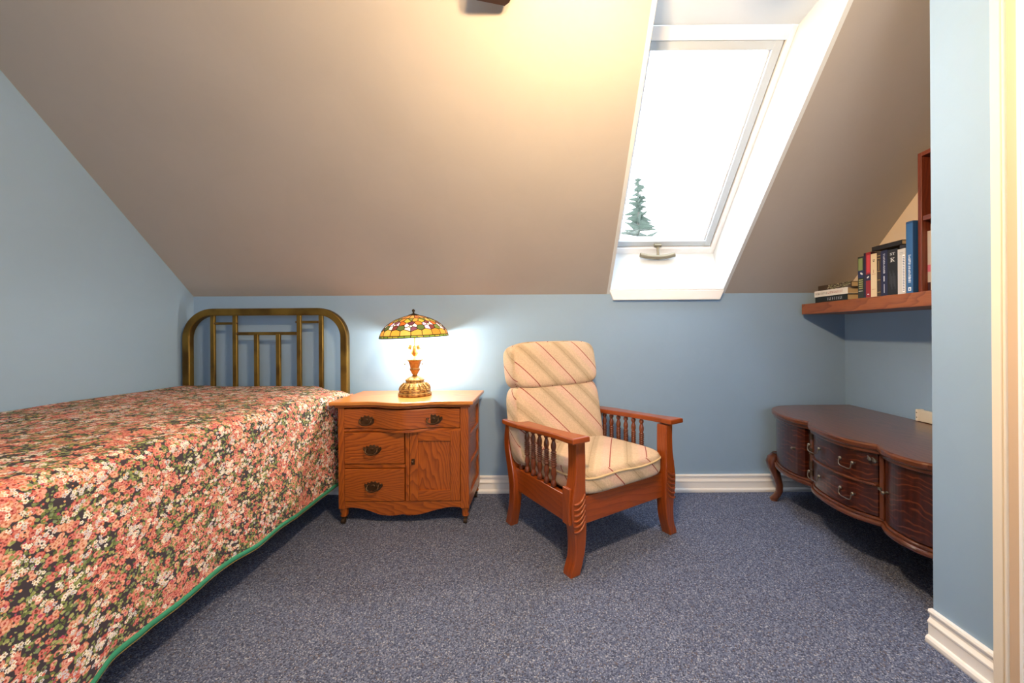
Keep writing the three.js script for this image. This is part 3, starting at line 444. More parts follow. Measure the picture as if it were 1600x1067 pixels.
  cells.forEach(([poly, kind], ci) => {
    const c = poly.reduce((s, p) => [s[0] + p[0] / poly.length, s[1] + p[1] / poly.length], [0, 0]); const ring = [];
    for (let i = 0; i < poly.length; i++) { const a = poly[i], b = poly[(i + 1) % poly.length]; ring.push(a, [(a[0] + b[0]) / 2, (a[1] + b[1]) / 2]); const k = edgeKey(a, b); if (!seen.has(k) && Math.hypot((a[0] - b[0]) * U0, a[1] - b[1]) > 0.002) { seen.add(k); const m = [(a[0] + b[0]) / 2, (a[1] + b[1]) / 2], A = at(a[0], a[1]).toArray(), Mid = at(m[0], m[1]).toArray(), B = at(b[0], b[1]).toArray(); came.push(rod(A, Mid, 0.0024, 5), rod(Mid, B, 0.0024, 5)); } }
    const sh = ring.map((p) => [c[0] + (p[0] - c[0]) * 0.985, c[1] + (p[1] - c[1]) * 0.985]); const P = [], I = [], n = sh.length;
    P.push(...at(c[0], c[1], 0.001).toArray()); sh.forEach((p) => P.push(...at(p[0], p[1], 0.001).toArray())); P.push(...at(c[0], c[1], -0.001).toArray()); sh.forEach((p) => P.push(...at(p[0], p[1], -0.001).toArray()));
    for (let k = 0; k < n; k++) { const a = 1 + k, b = 1 + (k + 1) % n, a2 = n + 2 + k, b2 = n + 2 + (k + 1) % n; I.push(0, b, a, n + 1, a2, b2, a, b, a2, b, b2, a2); }
    const g = new THREE.BufferGeometry(); g.setAttribute('position', new THREE.Float32BufferAttribute(P, 3)); g.setIndex(I); const g2 = g.toNonIndexed(); g2.computeVertexNormals();
    panes.push([g2, gm[kind][Math.floor(r() * gm[kind].length)]]);
  });
  came.push(new THREE.TorusGeometry(0.2, 0.0026, 6, 64).rotateX(Math.PI / 2), lathe([[0.034, 0.128], [0.03, 0.134], [0.016, 0.138], [0.006, 0.142], [0.005, 0.15], [0.009, 0.155], [0.008, 0.162], [0.003, 0.168], [0, 0.169]], 18));
  const lead = part('shade', merge(came), M.lead, l); lead.position.set(0.0, 0.352, 0); lead.rotation.set(0.02, 0.2, 0.035); lead.userData.label = 'stained glass dome in yellow, green, red and white';
  for (const [g, m] of panes) part('pane', g, m, lead);
}

// ------------------------------------------------------------ armchair with spindle sides
{
  const c = thing('armchair', 'wooden armchair with turned spindles and striped beige cushions', 'chair', [0.2485, 0, -2.15], 33.5 * Math.PI / 180);
  const AX = 0.318;
  // front legs: silhouette in x-y, feet turned out
  const legR = smooth2([[0.024, 0.575], [0.022, 0.50], [0.026, 0.43], [0.038, 0.36], [0.046, 0.30], [0.042, 0.235], [0.033, 0.19], [0.028, 0.13], [0.032, 0.07], [0.05, 0.02], [0.054, 0.0]], 40), legL = smooth2([[0.004, 0.0], [-0.006, 0.03], [-0.024, 0.09], [-0.032, 0.15], [-0.034, 0.20], [-0.034, 0.30], [-0.03, 0.38], [-0.031, 0.47], [-0.029, 0.575]], 30);
  for (const s of [-1, 1]) {
    const prof = [...legR, ...legL].map(([x, y]) => [s * x, y]); if (s < 0) prof.reverse();
    const leg = part('leg', metres(extrude(prof, 0.062, 0.006).translate(s * 0.298, 0, 0.245), 'y', s * 0.3, 0.1), M.chairWood, c);
    // carved swag ribs on the knee
    const ribs = []; for (let k = 0; k < 6; k++) { const y = 0.325 - k * 0.024, x0 = s * 0.298; ribs.push(tube([[x0 - s * 0.026, y + 0.022, 0.305], [x0 - s * 0.004, y - 0.002, 0.3095], [x0 + s * 0.02, y - 0.012, 0.3095], [x0 + s * 0.036, y - 0.012, 0.305]], 0.006, 12, 6)); }
    part('carving', metres(merge(ribs), 'x'), M.chairWood, leg);
    part('corner_block', metres(bx(0.016, 0.16, 0.05, s * (0.298 + 0.045), 0.30, 0.268, 0.004), 'y'), M.chairWood, leg);
  }
  // rear legs: S curve in z-y
  const rb = smooth2([[-0.304, 0.55], [-0.318, 0.48], [-0.316, 0.41], [-0.29, 0.32], [-0.268, 0.22], [-0.268, 0.14], [-0.288, 0.06], [-0.31, 0.0]], 32), rf = smooth2([[-0.252, 0.0], [-0.236, 0.05], [-0.214, 0.14], [-0.209, 0.22], [-0.222, 0.30], [-0.25, 0.38], [-0.268, 0.45], [-0.25, 0.55]], 32);
  for (const s of [-1, 1]) part('leg', metres(extrude([...rb, ...rf].map(([z, y]) => [-z, y]), 0.05, 0.006).rotateY(Math.PI / 2).translate(s * 0.314 - 0.025, 0, 0), 'y', s * 0.5, 0.3), M.chairWood, c);
  // aprons
  part('apron', metres(span(-0.27, 0.27, 0.2, 0.322, 0.255, 0.281, 0.004), 'x', 0.2, 0.05), M.chairWood, c);
  part('apron', metres(span(-0.29, 0.29, 0.2, 0.322, -0.275, -0.25, 0.004), 'x', 0.1, 0.05), M.chairWood, c);
  for (const s of [-1, 1]) part('side_apron', metres(span(s * 0.3 - 0.014, s * 0.3 + 0.014, 0.2, 0.322, -0.27, 0.258, 0.004), 'z', 0.3, 0.05), M.chairWood, c);
  part('seat_deck', span(-0.286, 0.286, 0.285, 0.305, -0.25, 0.255), M.darkWood, c);
  // arms: flat boards with waved edges, sloping down to the back
  for (const s of [-1, 1]) {
    const out = smooth2([[0.046, 0.338], [0.045, 0.29], [0.036, 0.18], [0.042, 0.02], [0.05, -0.14], [0.044, -0.25], [0.036, -0.312]], 30), inn = smooth2([[-0.036, -0.312], [-0.042, -0.25], [-0.046, -0.14], [-0.038, 0.02], [-0.036, 0.18], [-0.045, 0.29], [-0.048, 0.338]], 30);
    const pts = [...out, ...inn].map(([x, z]) => [s * x, z]); if (s < 0) pts.reverse();
    const a = part('arm', metres(plan(pts, -0.013, 0.013, 0.006), 'z', s * 0.2, 0.2), M.chairWood, c); a.position.set(s * AX, 0.579, 0.0); a.rotation.x = -0.05;
  }
  // spindles
  const armY = (z) => 0.579 - 0.013 + Math.sin(0.05) * z;
  const pts = (H) => { const q = [[0.006, 0], [0.013, 0.004], [0.0145, 0.018], [0.011, 0.03], [0.008, 0.034], [0.010, 0.045], [0.014, 0.06], [0.013, 0.075], [0.0095, 0.09]]; for (let k = 0; k < 7; k++) { const y = 0.095 + k * 0.0105; q.push([0.0105, y], [0.0155, y + 0.0045], [0.0105, y + 0.009]); } q.push([0.010, 0.172], [0.0135, 0.185], [0.013, 0.198], [0.009, 0.212], [0.0075, 0.218], [0.0125, 0.224], [0.0135, 0.234], [0.008, 0.243], [0.006, 0.245]); return q.map(([r, y]) => [r, y * H / 0.245]); };
  for (const s of [-1, 1]) for (let k = 0; k < 6; k++) { const z = -0.19 + k * 0.06, H = armY(z) - 0.322, g = metres(lathe(pts(H), 14), 'y', k * 0.07, s * 0.1); const m = part('spindle', g, M.spindle, c); m.position.set(s * 0.302, 0.322, z); }
  // seat cushion with welt
  const seat = part('seat_cushion', metres(cushion(0.57, 0.135, 0.60, 6, 18, ([x, y, z], nx, ny, nz) => { const k = (1 - nx * nx) * (1 - nz * nz); return [x, y + (ny > 0 ? 0.022 * k : 0) - 0.012 * (0.5 - z), z]; }), 'z', 0.05, 0.02), M.stripe, c); seat.position.set(0, 0.378, 0.012); seat.rotation.x = -0.03;
  const rect = (w, d, y, n = 10) => { const p = []; for (let i = 0; i < 4 * n; i++) { const t = i / (4 * n) * Math.PI * 2, cx = Math.cos(t), sz = Math.sin(t), e = Math.pow(Math.abs(cx) ** 6 + Math.abs(sz) ** 6, -1 / 6); p.push(new THREE.Vector3(cx * e * w / 2, y, sz * e * d / 2)); } return p; };
  const weltPts = rect(0.572, 0.602, 0.022).map((v) => { v.y -= 0.012 * (0.5 - v.z) + 0.004 * Math.sin(v.x * 20); return v; });
  part('welt', new THREE.TubeGeometry(new THREE.CatmullRomCurve3(weltPts, true), 80, 0.0055, 6, true), M.welt, seat);
  // back: lower pad and head pillow, leaning back
  const back = new THREE.Group(); back.name = 'back_cushion'; back.position.set(-0.04, 0.34, -0.185); back.rotation.x = -0.19; c.add(back);
  part('lower_pad', metres(cushion(0.60, 0.46, 0.15, 6, 18, ([x, y, z], nx, ny, nz) => [x, y, z + (nz > 0 ? 0.012 * (1 - nx * nx) * (1 - ny * ny) - 0.006 * Math.exp(-(((x - 0.02) / 0.015) ** 2)) * (1 - ny * ny) : 0)]).translate(0, 0.215, 0), 'y', 0.02, 0.31), M.stripe, back);
  part('head_pillow', metres(cushion(0.60, 0.27, 0.165, 5.0, 18).translate(0, 0.535, 0.014), 'y', 0.06, 0.16), M.stripe, back);
  for (const s of [-1, 1]) part('back_post', metres(span(s * 0.2 - 0.02, s * 0.2 + 0.02, -0.06, 0.60, -0.1, -0.076, 0.004), 'y'), M.chairWood, back);
  for (const y of [0.1, 0.3, 0.5]) part('back_slat', metres(span(-0.2, 0.2, y, y + 0.05, -0.096, -0.078, 0.003), 'x', y), M.chairWood, back);
}

// ------------------------------------------------------------ low serpentine credenza along the right wall
{
  const OX = 1.72, OZ = -1.95, c = thing('credenza', 'dark low serpentine credenza with two drawers and curved doors below the shelf', 'cabinet', [OX, 0, OZ]);
  const L = smooth2([[1.64, -2.572], [1.50, -2.535], [1.415, -2.44], [1.375, -2.31], [1.375, -2.19], [1.405, -2.095]], 22), Cn = smooth2([[1.405, -2.095], [1.362, -2.02], [1.338, -1.88], [1.352, -1.755], [1.405, -1.665]], 22), R = smooth2([[1.405, -1.665], [1.372, -1.60], [1.362, -1.52], [1.385, -1.435], [1.46, -1.378]], 22);
  const loc = (a) => a.map(([x, z]) => [x - OX, z - OZ]), all = loc([...L, ...Cn.slice(1), ...R.slice(1)]);
  const inset = (d, e = 0) => { const q = all.map(([x, z]) => [x + d, z]); const xb = 2.0 - OX; return [[xb, all[0][1] + e], ...q.map(([x, z]) => [x, clamp(z, all[0][1] + e, all[all.length - 1][1] - e)]), [xb, all[all.length - 1][1] - e]]; };
  part('top', metres(plan(inset(0), 0.553, 0.58, 0.008), 'z', 0.1, 0.2), M.darkOak, c);
  part('top_bead', metres(plan(inset(0.012, 0.008), 0.536, 0.553, 0.005), 'z', 0.3, 0.1), M.darkOak, c);
  part('carcass', metres(plan(inset(0.05, 0.03), 0.262, 0.537), 'z'), M.darkWood, c);
  part('base_moulding', metres(plan(inset(0.016, 0.012), 0.232, 0.252, 0.007), 'z', 0.2, 0.3), M.darkOak, c);
  part('base_bead', metres(plan(inset(0.026, 0.018), 0.252, 0.266, 0.005), 'z', 0.2, 0.3), M.darkOak, c);
  // curved fronts
  const strip = (pts, off, th, y0, y1, bev, mat, name, ou) => {
    const p = loc(pts).map(([x, z]) => [x + off, z]), q = p.map(([x, z]) => [x + th, z]).reverse(); const g = flat(plan([...p, ...q], y0, y1, bev)); // uv: along the curve, up
    const cum = [0]; for (let i = 1; i < p.length; i++) cum.push(cum[i - 1] + Math.hypot(p[i][0] - p[i - 1][0], p[i][1] - p[i - 1][1]));
    const pos = g.attributes.position, uv = g.attributes.uv; for (let i = 0; i < pos.count; i++) { const z = pos.getZ(i); let k = 0; while (k < p.length - 2 && p[k + 1][1] < z) k++; const f = clamp((z - p[k][1]) / ((p[k + 1][1] - p[k][1]) || 1)); uv.setXY(i, cum[k] + (cum[k + 1] - cum[k]) * f + ou, pos.getY(i) + ou); }
    return part(name, g, mat, c);
  };
  const cut = (a, f0, f1) => a.slice(Math.round(f0 * (a.length - 1)), Math.round(f1 * (a.length - 1)) + 1);
  const dl = strip(cut(L, 0.2, 0.92), 0.03, 0.025, 0.27, 0.534, 0.003, M.flake, 'door', 0.1);
  const dr = strip(cut(R, 0.1, 1), 0.03, 0.025, 0.27, 0.534, 0.003, M.flake, 'door', 0.45);
  const d1 = strip(cut(Cn, 0.06, 0.94), 0.03, 0.025, 0.408, 0.534, 0.003, M.flake, 'drawer', 0.22), d2 = strip(cut(Cn, 0.06, 0.94), 0.03, 0.025, 0.27, 0.398, 0.003, M.flake, 'drawer', 0.33);
  strip(cut(Cn, 0.05, 0.95), 0.021, 0.02, 0.398, 0.408, 0.002, M.darkOak, 'drawer_bead', 0.2);
  for (const z of [-2.095, -1.665]) part('post', metres(bx(0.022, 0.27, 0.022, 1.435 - OX, 0.4, z - OZ, 0.004), 'y'), M.darkOak, c);
  // hardware: faces point to -x
  const kn = (x, y, z, parent) => part('knob', lathe([[0, 0.024], [0.006, 0.022], [0.0075, 0.017], [0.004, 0.01], [0.0065, 0]], 10).rotateZ(Math.PI / 2).translate(x - OX, y, z - OZ), M.silver, parent);
  kn(1.406, 0.41, -2.20, dl); kn(1.402, 0.40, -1.61, dr);
  const bail = (z, y, parent) => { const x = 1.385 - OX - 0.012, a = z - OZ; part('pull', merge([tube([[x + 0.006, y, a - 0.036], [x - 0.012, y - 0.004, a - 0.036], [x - 0.016, y - 0.026, a - 0.032], [x - 0.017, y - 0.03, a], [x - 0.016, y - 0.026, a + 0.032], [x - 0.012, y - 0.004, a + 0.036], [x + 0.006, y, a + 0.036]], 0.0024, 28, 6), new THREE.SphereGeometry(0.008, 10, 8).scale(0.8, 1, 1).translate(x - 0.008, y, a - 0.036), new THREE.SphereGeometry(0.008, 10, 8).scale(0.8, 1, 1).translate(x - 0.008, y, a + 0.036)]), M.silver, parent); };
  bail(-1.78, 0.478, d1); bail(-1.78, 0.342, d2); bail(-1.99, 0.478, d1); bail(-1.99, 0.342, d2);
  part('lock_plate', merge([bx(0.004, 0.034, 0.024, 1.384 - OX, 0.44, -2.04 - OZ, 0.001), bx(0.004, 0.034, 0.02, 1.386 - OX, 0.37, -1.97 - OZ - 0.07, 0.001)]), M.antique, d1);
  part('hinge', merge([bx(0.01, 0.03, 0.02, 1.424 - OX, 0.50, -2.09 - OZ, 0.002), bx(0.01, 0.03, 0.02, 1.424 - OX, 0.31, -2.09 - OZ, 0.002)]), M.antique, dl);
  part('latch', merge([bx(0.014, 0.012, 0.012, 1.42 - OX, 0.395, -1.665 - OZ, 0.002), rod([1.415 - OX, 0.395, -1.665 - OZ], [1.395 - OX, 0.392, -1.62 - OZ], 0.0025, 6)]), M.silver, dr);
  part('key_tag', merge([-0.012, 0.014].map((q) => lathe([[0, -0.02], [0.009, -0.016], [0.01, -0.008], [0.004, 0], [0.002, 0.008]], 10).rotateZ(0.5).translate(1.39 - OX, 0.522, -1.675 + q - OZ))), M.silver, dr);
  // cabriole legs
  const cab = (x, z, dx, dz) => part('leg', metres(limb([[0, 0.30, 0, 0.03, 0.03], [0.02, 0.275, 0, 0.036, 0.034], [0.03, 0.245, 0, 0.036, 0.034], [0.026, 0.205, 0, 0.03, 0.03], [0.008, 0.15, 0, 0.023, 0.023], [-0.006, 0.10, 0, 0.019, 0.019], [-0.006, 0.06, 0, 0.018, 0.018], [0.008, 0.035, 0, 0.021, 0.021], [0.024, 0.015, 0, 0.024, 0.022], [0.024, 0, 0, 0.018, 0.016]].map(([o, y, q, rx, rz]) => [x - OX + dx * o, y, z - OZ + dz * o, rx, rz])), 'y'), M.darkOak, c);
  cab(1.475, -2.475, -0.95, -0.3); cab(1.475, -1.43, -0.9, 0.2); cab(1.95, -2.49, 0.15, -0.15); cab(1.95, -1.43, 0.15, 0.15);
}
{ const w = thing('power_strip', 'beige wiring box lying at the back of the dark credenza against the wall', 'power strip', [1.992, 0.581, -1.78]);
  part('housing', bx(0.03, 0.058, 0.62, 0, 0.03, 0, 0.004), M.box, w); part('end_cap', bx(0.034, 0.062, 0.016, 0, 0.031, -0.308, 0.003), M.trimCream, w); part('screw', rod([-0.015, 0.02, -0.308], [-0.0185, 0.02, -0.308], 0.003, 8), M.silver, w); part('screw', rod([-0.015, 0.045, -0.308], [-0.0185, 0.045, -0.308], 0.003, 8), M.silver, w); }

// ------------------------------------------------------------ floating shelf, bookcase box, books
const SH = { x0: 1.70, y0: 1.165, y1: 1.231, z0: -2.585, z1: -1.36 };
{ const s = thing('floating_shelf', 'thick brown wooden floating shelf across the alcove wall', 'shelf', [SH.x0, SH.y0, SH.z0]);
  part('board', metres(bx(WX1 - SH.x0, SH.y1 - SH.y0, SH.z1 - SH.z0, (WX1 - SH.x0) / 2, (SH.y1 - SH.y0) / 2, (SH.z1 - SH.z0) / 2, 0.003), 'z', 0.1, 0.13), M.shelf, s); }
{ const z0 = -1.823, z1 = -1.36, h = 0.637, d = 0.27, b = thing('bookcase', 'reddish brown open bookcase box standing on the shelf by the wall end', 'bookcase', [1.735, SH.y1, z0]);
  part('side_panel', metres(span(0, d, 0, h, 0, 0.019, 0.002), 'y'), M.case, b); part('side_panel', metres(span(0, d, 0, h, z1 - z0 - 0.019, z1 - z0, 0.002), 'y', 0.3), M.case, b);
  part('top_panel', metres(span(0, d, h - 0.019, h, 0.019, z1 - z0 - 0.019, 0.002), 'z'), M.case, b); part('shelf_board', metres(span(0.004, d, 0.325, 0.347, 0.019, z1 - z0 - 0.019, 0.002), 'z', 0.2), M.case, b);
  part('bottom_panel', metres(span(0.004, d, 0, 0.006, 0.019, z1 - z0 - 0.019), 'z', 0.2), M.case, b); part('back_panel', metres(span(d - 0.008, d - 0.001, 0.006, h - 0.019, 0.019, z1 - z0 - 0.019), 'y', 0.5), M.case, b);
}
// spine art: flat print only
const spine = (bg, draw, w = 96, h = 512) => std({ map: canvasTex(w, h, (g, W, H) => { g.fillStyle = bg; g.fillRect(0, 0, W, H); draw && draw(g, W, H); }), roughness: 0.5 });
const along = (text, col, size, y0 = 0.5, font = 'serif', bold = true) => (g, W, H) => { g.save(); g.translate(W / 2, H * y0); g.rotate(Math.PI / 2); g.fillStyle = col; g.font = `${bold ? 'bold ' : ''}${size}px ${font}`; g.textAlign = 'center'; g.textBaseline = 'middle'; g.fillText(text, 0, 0); g.restore(); };
const strokes = (g, x, y0, y1, w, col, seed) => { const q = rng(seed); g.fillStyle = col; for (let y = y0; y < y1; y += 7 + 5 * q()) g.fillRect(x, y, w * (0.6 + 0.4 * q()), 3 + 3 * q()); };
const coverMat = (c) => std({ color: c, roughness: 0.55 });
// local: spine at x = 0 facing -x, pages toward +x, thickness along z, height along y
function book(label, pos, t, h, d, cov, spineMat, group, opt = {}) {
  const b = thing('book', label, 'book', pos, 0, group), k = 0.0022;
  const cm = coverMat(cov), cover = part('cover', merge([span(k, d, 0, h, 0, k), span(k, d, 0, h, t - k, t), span(0, k, 0, h, 0, t, 0.001)]), cm, b);
  part('pages', span(k + 0.001, d - 0.004, 0.003, h - 0.003, k, t - k), M.pages, b);
  if (spineMat) { const g = new THREE.PlaneGeometry(t, h).rotateY(-Math.PI / 2).translate(-0.0006, h / 2, t / 2); const m = part('spine_print', extrudePrint(g), spineMat, cover); }
  return b;
}
function extrudePrint(g) { return g; }
const UP = 'books standing upright on the floating shelf';
{
  const X = 1.715, Y = SH.y1 + 0.0005; let z = -2.143;
  const put = (label, t, h, d, cov, sm, gap = 0.001) => { const b = book(label, [X, Y, z], t, h, d, cov, sm, UP); z += t + gap; return b; };
  put('paperback with dark green and blue spine, first upright beside the flat stack', 0.038, 0.222, 0.15, 0x26301f, spine('#222a24', (g, W, H) => { g.fillStyle = '#7f8f58'; g.fillRect(8, 20, 70, 150); g.fillStyle = '#1c2a54'; g.fillRect(0, 170, W, 90); g.fillStyle = '#d8d8d8'; g.beginPath(); g.ellipse(60, 210, 24, 12, 0.5, 0, 7); g.fill(); g.fillStyle = '#a0a36a'; for (let i = 0; i < 5; i++) g.fillRect(14, 280 + i * 26, 66, 14); g.fillStyle = '#c8c8c0'; g.fillRect(10, 420, 70, 8); }));
  put('red and navy hardback standing on the floating shelf', 0.044, 0.236, 0.16, 0x3a1420, spine('#8e2028', (g, W, H) => { g.fillStyle = '#221a38'; g.fillRect(0, 0, 30, H); g.fillRect(0, 250, W, 70); g.fillStyle = '#e0e0e4'; g.beginPath(); g.ellipse(58, 282, 18, 9, -0.5, 0, 7); g.fill(); g.fillStyle = '#c44048'; g.fillRect(42, 30, 44, 200); g.fillStyle = '#dcdce0'; g.fillRect(48, 470, 24, 12); }));
  put('cream spined book between the red one and a thin brown one', 0.036, 0.222, 0.15, 0xd8c6a0, spine('#dcc9a4', (g, W, H) => { along('D', '#3a2c22', 44, 0.16)(g, W, H); g.fillStyle = '#b88a70'; g.fillRect(16, 240, 62, 5); g.fillRect(16, 420, 62, 5); g.fillStyle = '#a86a54'; g.fillRect(40, 190, 8, 40); }));
  put('thin dark brown book with gilt spine lines', 0.023, 0.224, 0.15, 0x33261a, spine('#3a2c1e', (g, W, H) => { g.fillStyle = '#b89a58'; for (const y of [40, 70, 220, 320, 460]) g.fillRect(10, y, 76, 6); g.fillStyle = '#8a7446'; g.fillRect(36, 100, 18, 110); }));
  put('navy hardback with white lettering on its spine', 0.037, 0.226, 0.15, 0x12183a, spine('#141b42', (g, W, H) => { g.fillStyle = '#c8ccd8'; g.fillRect(34, 40, 30, 6); strokes(g, 34, 60, 260, 30, '#d8dce6', 3); g.fillRect(40, 290, 14, 60); g.fillRect(44, 380, 8, 100); }));
  put('thick black book with pale letters ST and K', 0.055, 0.222, 0.155, 0x0d0d10, spine('#101014', (g, W, H) => { g.fillStyle = '#cfd0cc'; g.font = 'bold 40px serif'; g.textAlign = 'center'; g.fillText('ST', W / 2, 66); g.font = 'bold 64px serif'; g.fillText('K', W / 2, 140); g.fillStyle = '#3a3a40'; for (let i = 0; i < 6; i++) g.fillRect(20 + i * 10, 240 + (i % 3) * 30, 6, 150); }));
  put('pale grey book with white spine beside the tall blue one', 0.04, 0.214, 0.15, 0xc9c8c4, spine('#c6c5c2', (g, W, H) => { g.fillStyle = '#8f9296'; g.fillRect(22, 40, 50, 6); g.fillRect(22, 58, 50, 4); g.fillStyle = '#f0f0f0'; g.fillRect(60, 70, 30, 420); g.fillStyle = '#4a5a78'; for (let i = 0; i < 22; i++) g.fillRect(64, 90 + i * 18, 22, 9); }));
  z = -1.860; put('tall blue atlas with white lettering leaning by the bookcase', 0.034, 0.333, 0.22, 0x1c4a7a, spine('#2a5f96', (g, W, H) => { g.fillStyle = '#174272'; g.fillRect(0, 0, W, 16); strokes(g, 30, 240, 440, 40, '#dfe8f2', 4); g.fillStyle = '#e8eef4'; g.fillRect(28, 470, 40, 26); g.fillStyle = '#2a5f96'; g.fillRect(40, 478, 16, 12); }));
  // books lying on top of the upright ones
  const lay = (label, pos, len, t, d, cov, sm, group) => { const b = thing('book', label, 'book', pos, 0, group), k = 0.0022; const cover = part('cover', merge([span(k, d, 0, k, 0, len), span(k, d, t - k, t, 0, len), span(0, k, 0, t, 0, len, 0.001)]), coverMat(cov), b); part('pages', span(k + 0.001, d - 0.004, k, t - k, 0.003, len - 0.003), M.pages, b); if (sm) { const g = new THREE.PlaneGeometry(len, t).rotateY(-Math.PI / 2).translate(-0.0006, t / 2, len / 2); part('spine_print', g, sm, cover); } return b; };
  lay('black book lying flat on top of the upright books', [1.72, 1.231 + 0.2375, -2.06], 0.172, 0.022, 0.15, 0x120c0c, null, 'books lying on the upright books');
  lay('small black booklet lying on the pale grey book', [1.72, 1.231 + 0.2155, -1.90], 0.039, 0.018, 0.12, 0x160c0a, null, 'books lying on the upright books');
  const sp = (bg, draw) => spine(bg, draw, 512, 80), ST_ = 'flat stack of books at the shelf end';
  lay('black book with faint letters at the bottom of the flat stack', [1.712, Y, -2.472], 0.258, 0.034, 0.17, 0x0e1414, sp('#10181a', (g, W, H) => { g.fillStyle = '#b8bcc4'; g.font = 'bold 46px serif'; const q = rng(12); for (let x = 210; x < 440; x += 20 + 14 * q()) { g.fillRect(x, 22, 6, 38); if (q() > 0.4) g.fillRect(x, 22 + 30 * q(), 16, 6); } }), ST_);
  lay('white spined book in the middle of the flat stack', [1.708, Y + 0.0345, -2.474], 0.268, 0.036, 0.175, 0xd9d4cc, sp('#dcd8d0', (g, W, H) => { g.fillStyle = '#2e2a28'; const q = rng(14); for (let x = 22; x < 440; x += 16 + 8 * q()) { g.fillStyle = x < 200 ? '#2e2a28' : '#9a4a44'; g.fillRect(x, 24, 5, 32); if (q() > 0.4) g.fillRect(x, 24 + 26 * q(), 12, 5); } }), ST_);
  lay('brown and green book on top of the flat stack', [1.716, Y + 0.071, -2.452], 0.262, 0.03, 0.17, 0x4a3420, sp('#3c2c1c', (g, W, H) => { const q = rng(5); for (let i = 0; i < 120; i++) { g.fillStyle = ['#6f7a4c', '#8f8a68', '#4a3a24', '#b0a98a'][Math.floor(q() * 4)]; g.fillRect(150 + q() * 340, q() * H, 20 * q() + 6, 8 * q() + 3); } }), ST_);
  // books inside the bookcase
  const G = 'books inside the bookcase box'; let zz = -1.803; const yb = SH.y1 + 0.0066;
  for (const [label, t, h, cov, sm] of [['thin white book with a pink mark inside the bookcase', 0.014, 0.27, 0xcfc8c0, spine('#b9b0aa', (g, W, H) => { g.fillStyle = '#c06a80'; g.fillRect(0, 290, W, 60); g.fillStyle = '#3a1c22'; g.fillRect(0, 440, W, 72); })], ['cream spined tall book inside the bookcase', 0.030, 0.300, 0xcdbf9e, spine('#cdbd9a', (g, W, H) => { g.fillStyle = '#e2d8c0'; g.fillRect(0, 0, 30, H); })], ['black book with ornate silver spine inside the bookcase', 0.042, 0.296, 0x0b0b0d, spine('#0e0e11', (g, W, H) => { const q = rng(8); g.fillStyle = '#77736a'; for (let i = 0; i < 60; i++) g.fillRect(10 + q() * 70, 60 + q() * 400, 4 + q() * 6, 6 + q() * 14); })], ['dark brown book inside the bookcase, last but one', 0.036, 0.285, 0x2a1d16, spine('#2a2020', (g) => strokes(g, 30, 160, 360, 34, '#9a8a66', 6))]]) { book(label, [1.76, yb, zz], t, h, 0.2, cov, sm, G); zz += t + 0.0015; }
}

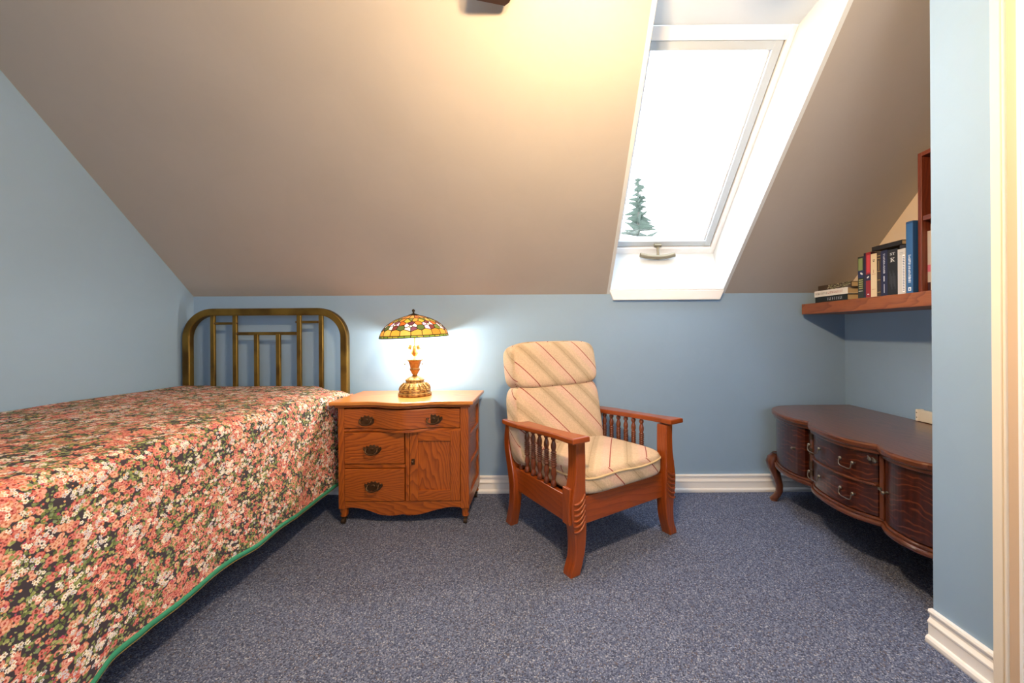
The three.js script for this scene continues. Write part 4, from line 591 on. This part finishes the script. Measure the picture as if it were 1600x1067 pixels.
// ------------------------------------------------------------ ceiling fan with lamp, mostly above the frame
{
  const f = thing('ceiling_fan', 'dark wooden ceiling fan with warm globe lamps above the top edge', 'ceiling fan', [0.12, CEIL, -0.80]);
  part('canopy', lathe([[0, 0], [0.07, 0], [0.065, -0.03], [0.02, -0.05], [0, -0.05]].reverse(), 24), M.brass, f);
  part('downrod', rod([0, -0.04, 0], [0, -0.22, 0], 0.012, 12), M.brass, f);
  part('motor_housing', lathe([[0, -0.36], [0.06, -0.36], [0.1, -0.34], [0.11, -0.29], [0.09, -0.23], [0.03, -0.21], [0, -0.21]], 32), M.brass, f);
  const bladeG = metres(plan([[-0.055, -0.16], [-0.068, -0.5], [-0.066, -0.71], [-0.055, -0.73], [0.055, -0.73], [0.066, -0.71], [0.068, -0.5], [0.055, -0.16]].reverse(), -0.004, 0.004, 0.002), 'z'), ironG = bx(0.04, 0.006, 0.14, 0, 0.008, -0.13, 0.002);
  for (let k = 0; k < 5; k++) { const b = part('blade', bladeG, M.darkWood, f); b.position.y = -0.32; b.rotation.set(0, k * Math.PI * 0.4 + 0.42, 0.14, 'YXZ'); part('blade_iron', ironG, M.brass, b); }
  part('lamp_stem', rod([0, -0.35, 0], [0, -0.45, 0], 0.014, 12), M.brass, f); part('lamp_fitter', lathe([[0, -0.52], [0.04, -0.51], [0.055, -0.48], [0.04, -0.45], [0, -0.45]], 20), M.brass, f);
  const gm = bulbMat(1, 0.62, 0.28, 5);
  for (let k = 0; k < 3; k++) {
    const t = k * 2.094 + 0.5, x = Math.cos(t) * 0.065, z = Math.sin(t) * 0.065; part('lamp_arm', rod([x * 0.3, -0.50, z * 0.3], [x * 0.85, -0.54, z * 0.85], 0.008), M.brass, f);
    const b = part('bulb', new THREE.SphereGeometry(0.035, 18, 12).translate(x, -0.56, z), gm, f); b.castShadow = false;
    const p = new THREE.PointLight(new THREE.Color().setRGB(1, 0.67, 0.36), CEILING_LAMP, 0, 2); p.name = 'bulb_light'; p.position.set(x, -0.56, z); p.castShadow = true; p.shadow.radius = 1.7; f.add(p);
  }
}

// ------------------------------------------------------------ outside: a spruce and a far roof
{
  const t = thing('spruce_tree', 'pale distant spruce seen through the roof window', 'tree', [3.72, -4, -15]), r = rng(9);
  part('trunk', limb([[0, 0, 0, 0.2, 0.2], [0, 6, 0, 0.12, 0.12], [0, 10.9, 0, 0.015, 0.015]], 8), std({ color: 0x4a463f, roughness: 1 }), t);
  const parts = []; for (let i = 0; i < 190; i++) { const y = 4.2 + 6.6 * Math.pow(r(), 0.8), R = (11.1 - y) * 0.33 * (0.55 + 0.6 * r()) + 0.08, a = r() * 6.283, g = new THREE.ConeGeometry(0.13 * R + 0.05, R, 5, 1); g.scale(1, 1, 0.4); g.translate(0, R / 2, 0); g.rotateZ(-Math.PI / 2 + 0.25 - 0.5 * r()); g.rotateY(a); g.translate(0, y, 0); parts.push(g); }
  part('foliage', merge(parts), std({ color: 0x3c473d, roughness: 1 }), t);
}
{ const h = thing('far_house', 'faint far roof at the lower edge of the roof window', 'house', [2.2, -4, -19]);
  part('wall', span(-3, 3, 0, 8.2, -2, 2), std({ color: 0x8d9298, roughness: 1 }), h);
  part('roof', side([[-2.4, 8.1], [0, 9.6], [2.4, 8.1]], -3.2, 3.2), std({ color: 0x7d858c, roughness: 1 }), h); }

renderer.render(scene, camera);
